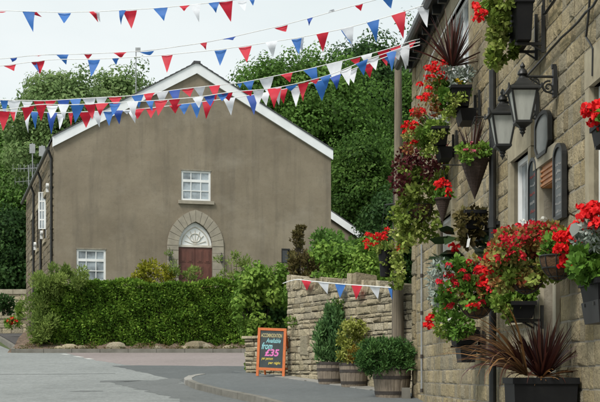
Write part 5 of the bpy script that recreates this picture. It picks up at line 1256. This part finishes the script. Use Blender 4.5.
# ------------------------------------------------------------------ bunting
def polyv(pl,u):
    for (a,b_) in zip(pl[:-1],pl[1:]):
        if a[0]<=u<=b_[0]: t=(u-a[0])/(b_[0]-a[0]); return a[1]+(b_[1]-a[1])*t
    return pl[0][1] if u<pl[0][0] else pl[-1][1]
CM={'r':'fr','b':'fb','n':'fn','w':'fw'}
def bunting(label,path,depth,flags,seed,fill=False,rad=.0065):
    """path in photo rows along the string; depth(u) gives its distance, flags hang from it"""
    rg=random.Random(seed); us=np.linspace(path[0][0],path[-1][0],60); pts=[]
    for u in us:
        y=depth(u); v=np.mean([polyv(path,u+d) for d in (-9,-4,0,4,9)]); pts.append(W(u,v,y))
    R=thing('bunting_string',label,'bunting',pts[len(pts)//2],'strings of red, white and blue bunting'); mb=MB(); mb.tube(pts,rad,6); mb.build('cord',[M['cord']],R)
    flags=list(flags)
    if fill:                                     # pennants between the ones read off one by one
        occ=sorted((f[0],f[1]) for f in flags if f[1]-f[0]>4); k=0
        for (a,b_) in zip(occ[:-1],occ[1:]):
            g=a[1]; 
            while b_[0]-g>12.5:
                c='wrbwrn'[k%6]; k+=1; x=g+1.5; yv=polyv(path,x); flags.append((x,x+10,x+rg.uniform(3,8),yv+rg.uniform(10,17),c)); g=x+rg.uniform(12,17)
    for (ua,ub,tu,tv,c) in flags:
        if ub-ua>8: ub+=.7; ua-=.7
        va=np.mean([polyv(path,ua+d) for d in (-9,-4,0,4,9)])+.3; vb=np.mean([polyv(path,ub+d) for d in (-9,-4,0,4,9)])+.3; ya,yb=depth(ua),depth(ub); ym=(ya+yb)/2
        A=Vector(W(ua,va,ya-.004)); B=Vector(W(ub,vb,yb-.004)); T=Vector(W(tu,tv,ym)); T=T+Vector((0,rg.uniform(-.14,.14),0)); k=T.y/ym; T.x*=k; T.z=CAM+(T.z-CAM)*k
        V=[];n=6;amp=rg.uniform(-.07,.07); ph=rg.uniform(0,3)
        for i in range(n+1):
            q=i/n; l=A.lerp(T,q); r=B.lerp(T,q); bow=Vector((0,amp*math.sin(q*math.pi+ph*.3)+.012*math.sin(q*7+ph),0))
            for j in range(3):
                s=j/2; p=l.lerp(r,s)+bow+Vector((0,(.018*(1-q))*math.sin(s*math.pi)*(1 if amp>0 else -1),0)); V.append(tuple(p))
        Fc=[(i*3+j,i*3+j+1,(i+1)*3+j+1,(i+1)*3+j) for i in range(n) for j in range(2)]
        mb=MB(); mb.add(V,Fc); mb.build('pennant',[M[CM[c]]],R,smooth=True)
D=lambda a,b_:(lambda u:a+(b_-a)*(u/430.))
bunting('uppermost bunting string, sagging along the top left of the sky',[(-40,9),(30,11.5),(60,12.5),(100,11.5),(160,8),(200,4),(250,-2),(300,-12),(440,-60)],D(21.5,19),
 [(-6,5,1,13,'r'),(23,34,33,32,'b'),(26,36,42,17,'r'),(58,70,64,23.5,'b'),(89,97,98,22,'r'),(93,100,100,22,'w'),(119,126,121,25,'b'),(123,136,131.5,29,'r'),(154,167,164,21,'b'),(180,189,184,11,'r'),(190,200,199,22,'w'),(209,219,216,13,'b'),(219,232,231,22,'r'),(237,246,245,12,'w'),(248,256,253,5.5,'b')],1)
bunting('second bunting string from the top, its small flags blown up by the wind',[(-40,62),(10,58),(37,55),(85,54),(119,52.5),(150,50.5),(203,43),(228,38),(280,26),(310,18),(360,4),(390,-4),(445,-22)],D(22,19.5),
 [(10,17,12,62,'n'),(33,41,39,56,'r'),(57,68,66,64.5,'b'),(84,92,88,60,'r'),(114,126,121,58,'r'),(140,153,150,55.5,'b'),(200,207,206,50,'r'),(223,235,233,40,'n'),(275,287,286,32,'r'),(307,313,309,26,'n'),(328,335,332,9,'w'),(355,363,361,11,'r'),(383,393,391,9,'b')],2)
bunting('third bunting string, running up to the pub eaves at the top right',[(-40,70),(4,65.5),(50,59.5),(93,59),(120,58),(165,55),(220,49.5),(245,46),(300,37.5),(345,28.5),(373,21),(398,13.5),(424,5),(446,-3)],D(21,18.6),
 [(4,15,14,71,'r'),(32,44,40,74,'r'),(31,36,39,72,'b'),(88,99,91,77,'b'),(112,119,116,65,'b'),(162,172,167,73,'r'),(215,226,220,66,'b'),(239,251,247,62.5,'r'),(266,277,273,57,'w'),(292,301,299,55,'b'),(296,304,302,52,'w'),(317,328,323,52,'r'),(342,353,352,48,'w'),(341,345,352,45,'b'),(367.5,378.5,376.5,42,'b'),(392,405,403.5,38.5,'r'),(418,429.5,427,28,'w')],3)
bunting('top string of the three bunched across the chapel gable',[(-40,99),(10,100),(45,101),(90,98),(130,96),(190,88),(240,83),(300,71),(350,59),(385,50),(420,38)],D(22,20),
 [(0,8,5,116,'b'),(8,20,14,121,'w'),(34,44,40,114,'r'),(58,69,64,117,'n'),(83,95,90,111,'w'),(109,121,116,107,'r'),(132,143,139,108,'b'),(157,168,162,107,'w'),(182,193,190,97,'r'),(237,242,240,88,'b'),(260,273,268,95,'w'),(281,292,290,82,'r'),(304,316,318,86,'b'),(327,342,337,89,'w'),(351,360,358,66,'r'),(378,389,387,66,'r'),(409,416,411,49,'r')],4,fill=True)
bunting('middle string of the three bunched across the chapel gable',[(-40,108),(5,110),(40,104),(71,105),(105,103),(150,101),(200,97),(230,92),(270,89),(300,83),(330,75),(350,67),(365,60),(390,52),(420,41)],D(20.6,19.4),
 [(22,34,25,121,'r'),(36,46,41,121,'r'),(46,57,51,119,'w'),(71,83,75,123,'b'),(96,108,100,116,'r'),(146,154,152,111,'b'),(155,167,158,116,'r'),(157,168,160,111,'w'),(193,203,199,108,'w'),(218,228,222,101,'b'),(222,232,229,101,'r'),(242,252,251,96,'r'),(268,281,274,108,'r'),(272,281,279,105,'w'),(286,297,291,91,'b'),(310,319,316,84,'r'),(341,351,349,86,'w'),(356,367,364,75,'b'),(387,396,392,71,'b'),(390,401,399,60,'w'),(399,409,408,66,'w')],5,fill=True)
bunting('lowest string of the three bunched across the chapel gable',[(-40,109),(10,111),(60,113),(90,111.5),(120,111),(160,107),(205,101.5),(240,97),(270,92),(300,86),(330,78),(345,72),(375,61),(405,50),(420,44)],D(21.2,19.8),
 [(-3,9,3,131,'r'),(9,15,14,122,'r'),(24,31,28,133,'w'),(31,39,35,129,'b'),(48,57,51,134,'n'),(56,64,60,130,'w'),(68,73,71,126,'r'),(79,91,86,128,'r'),(104,113,109,126,'b'),(114,123,119,124,'n'),(122,130,127,114,'w'),(128,137,135,123,'w'),(134,145,137,119,'r'),(170,181,175,113,'r'),(179,190,184,114.5,'b'),(203,214,206,119,'r'),(224,235,231,115,'w'),(247,258,254,115,'n'),(291,301,296,107,'w'),(299,306,303,102,'r'),(314,329,322,101,'b'),(363,374,370,78,'r'),(384,391,389,64,'b'),(400,409,406,70,'w')],6,fill=True)
def WL(u):
    k=(u-U0)/F; a=WA; d=(WB[0]-WA[0],WB[1]-WA[1]); t=max(-.08,min(1.05,(k*a[1]-a[0])/(d[0]-k*d[1]))); return a[1]+d[1]*t-.26
bunting('short bunting string pinned along the tall dry stone wall',[(283,286),(290,277.5),(300,280),(320,282),(345,284.5),(370,286),(394,288)],WL,
 [(302,310.5,307,290.5,'r'),(318.5,328,327.5,294,'w'),(335.5,345,340,298,'b'),(352,361.5,356,300,'r'),(370,379.5,378,299,'w'),(388,394,392,300,'b')],7,rad=.010)
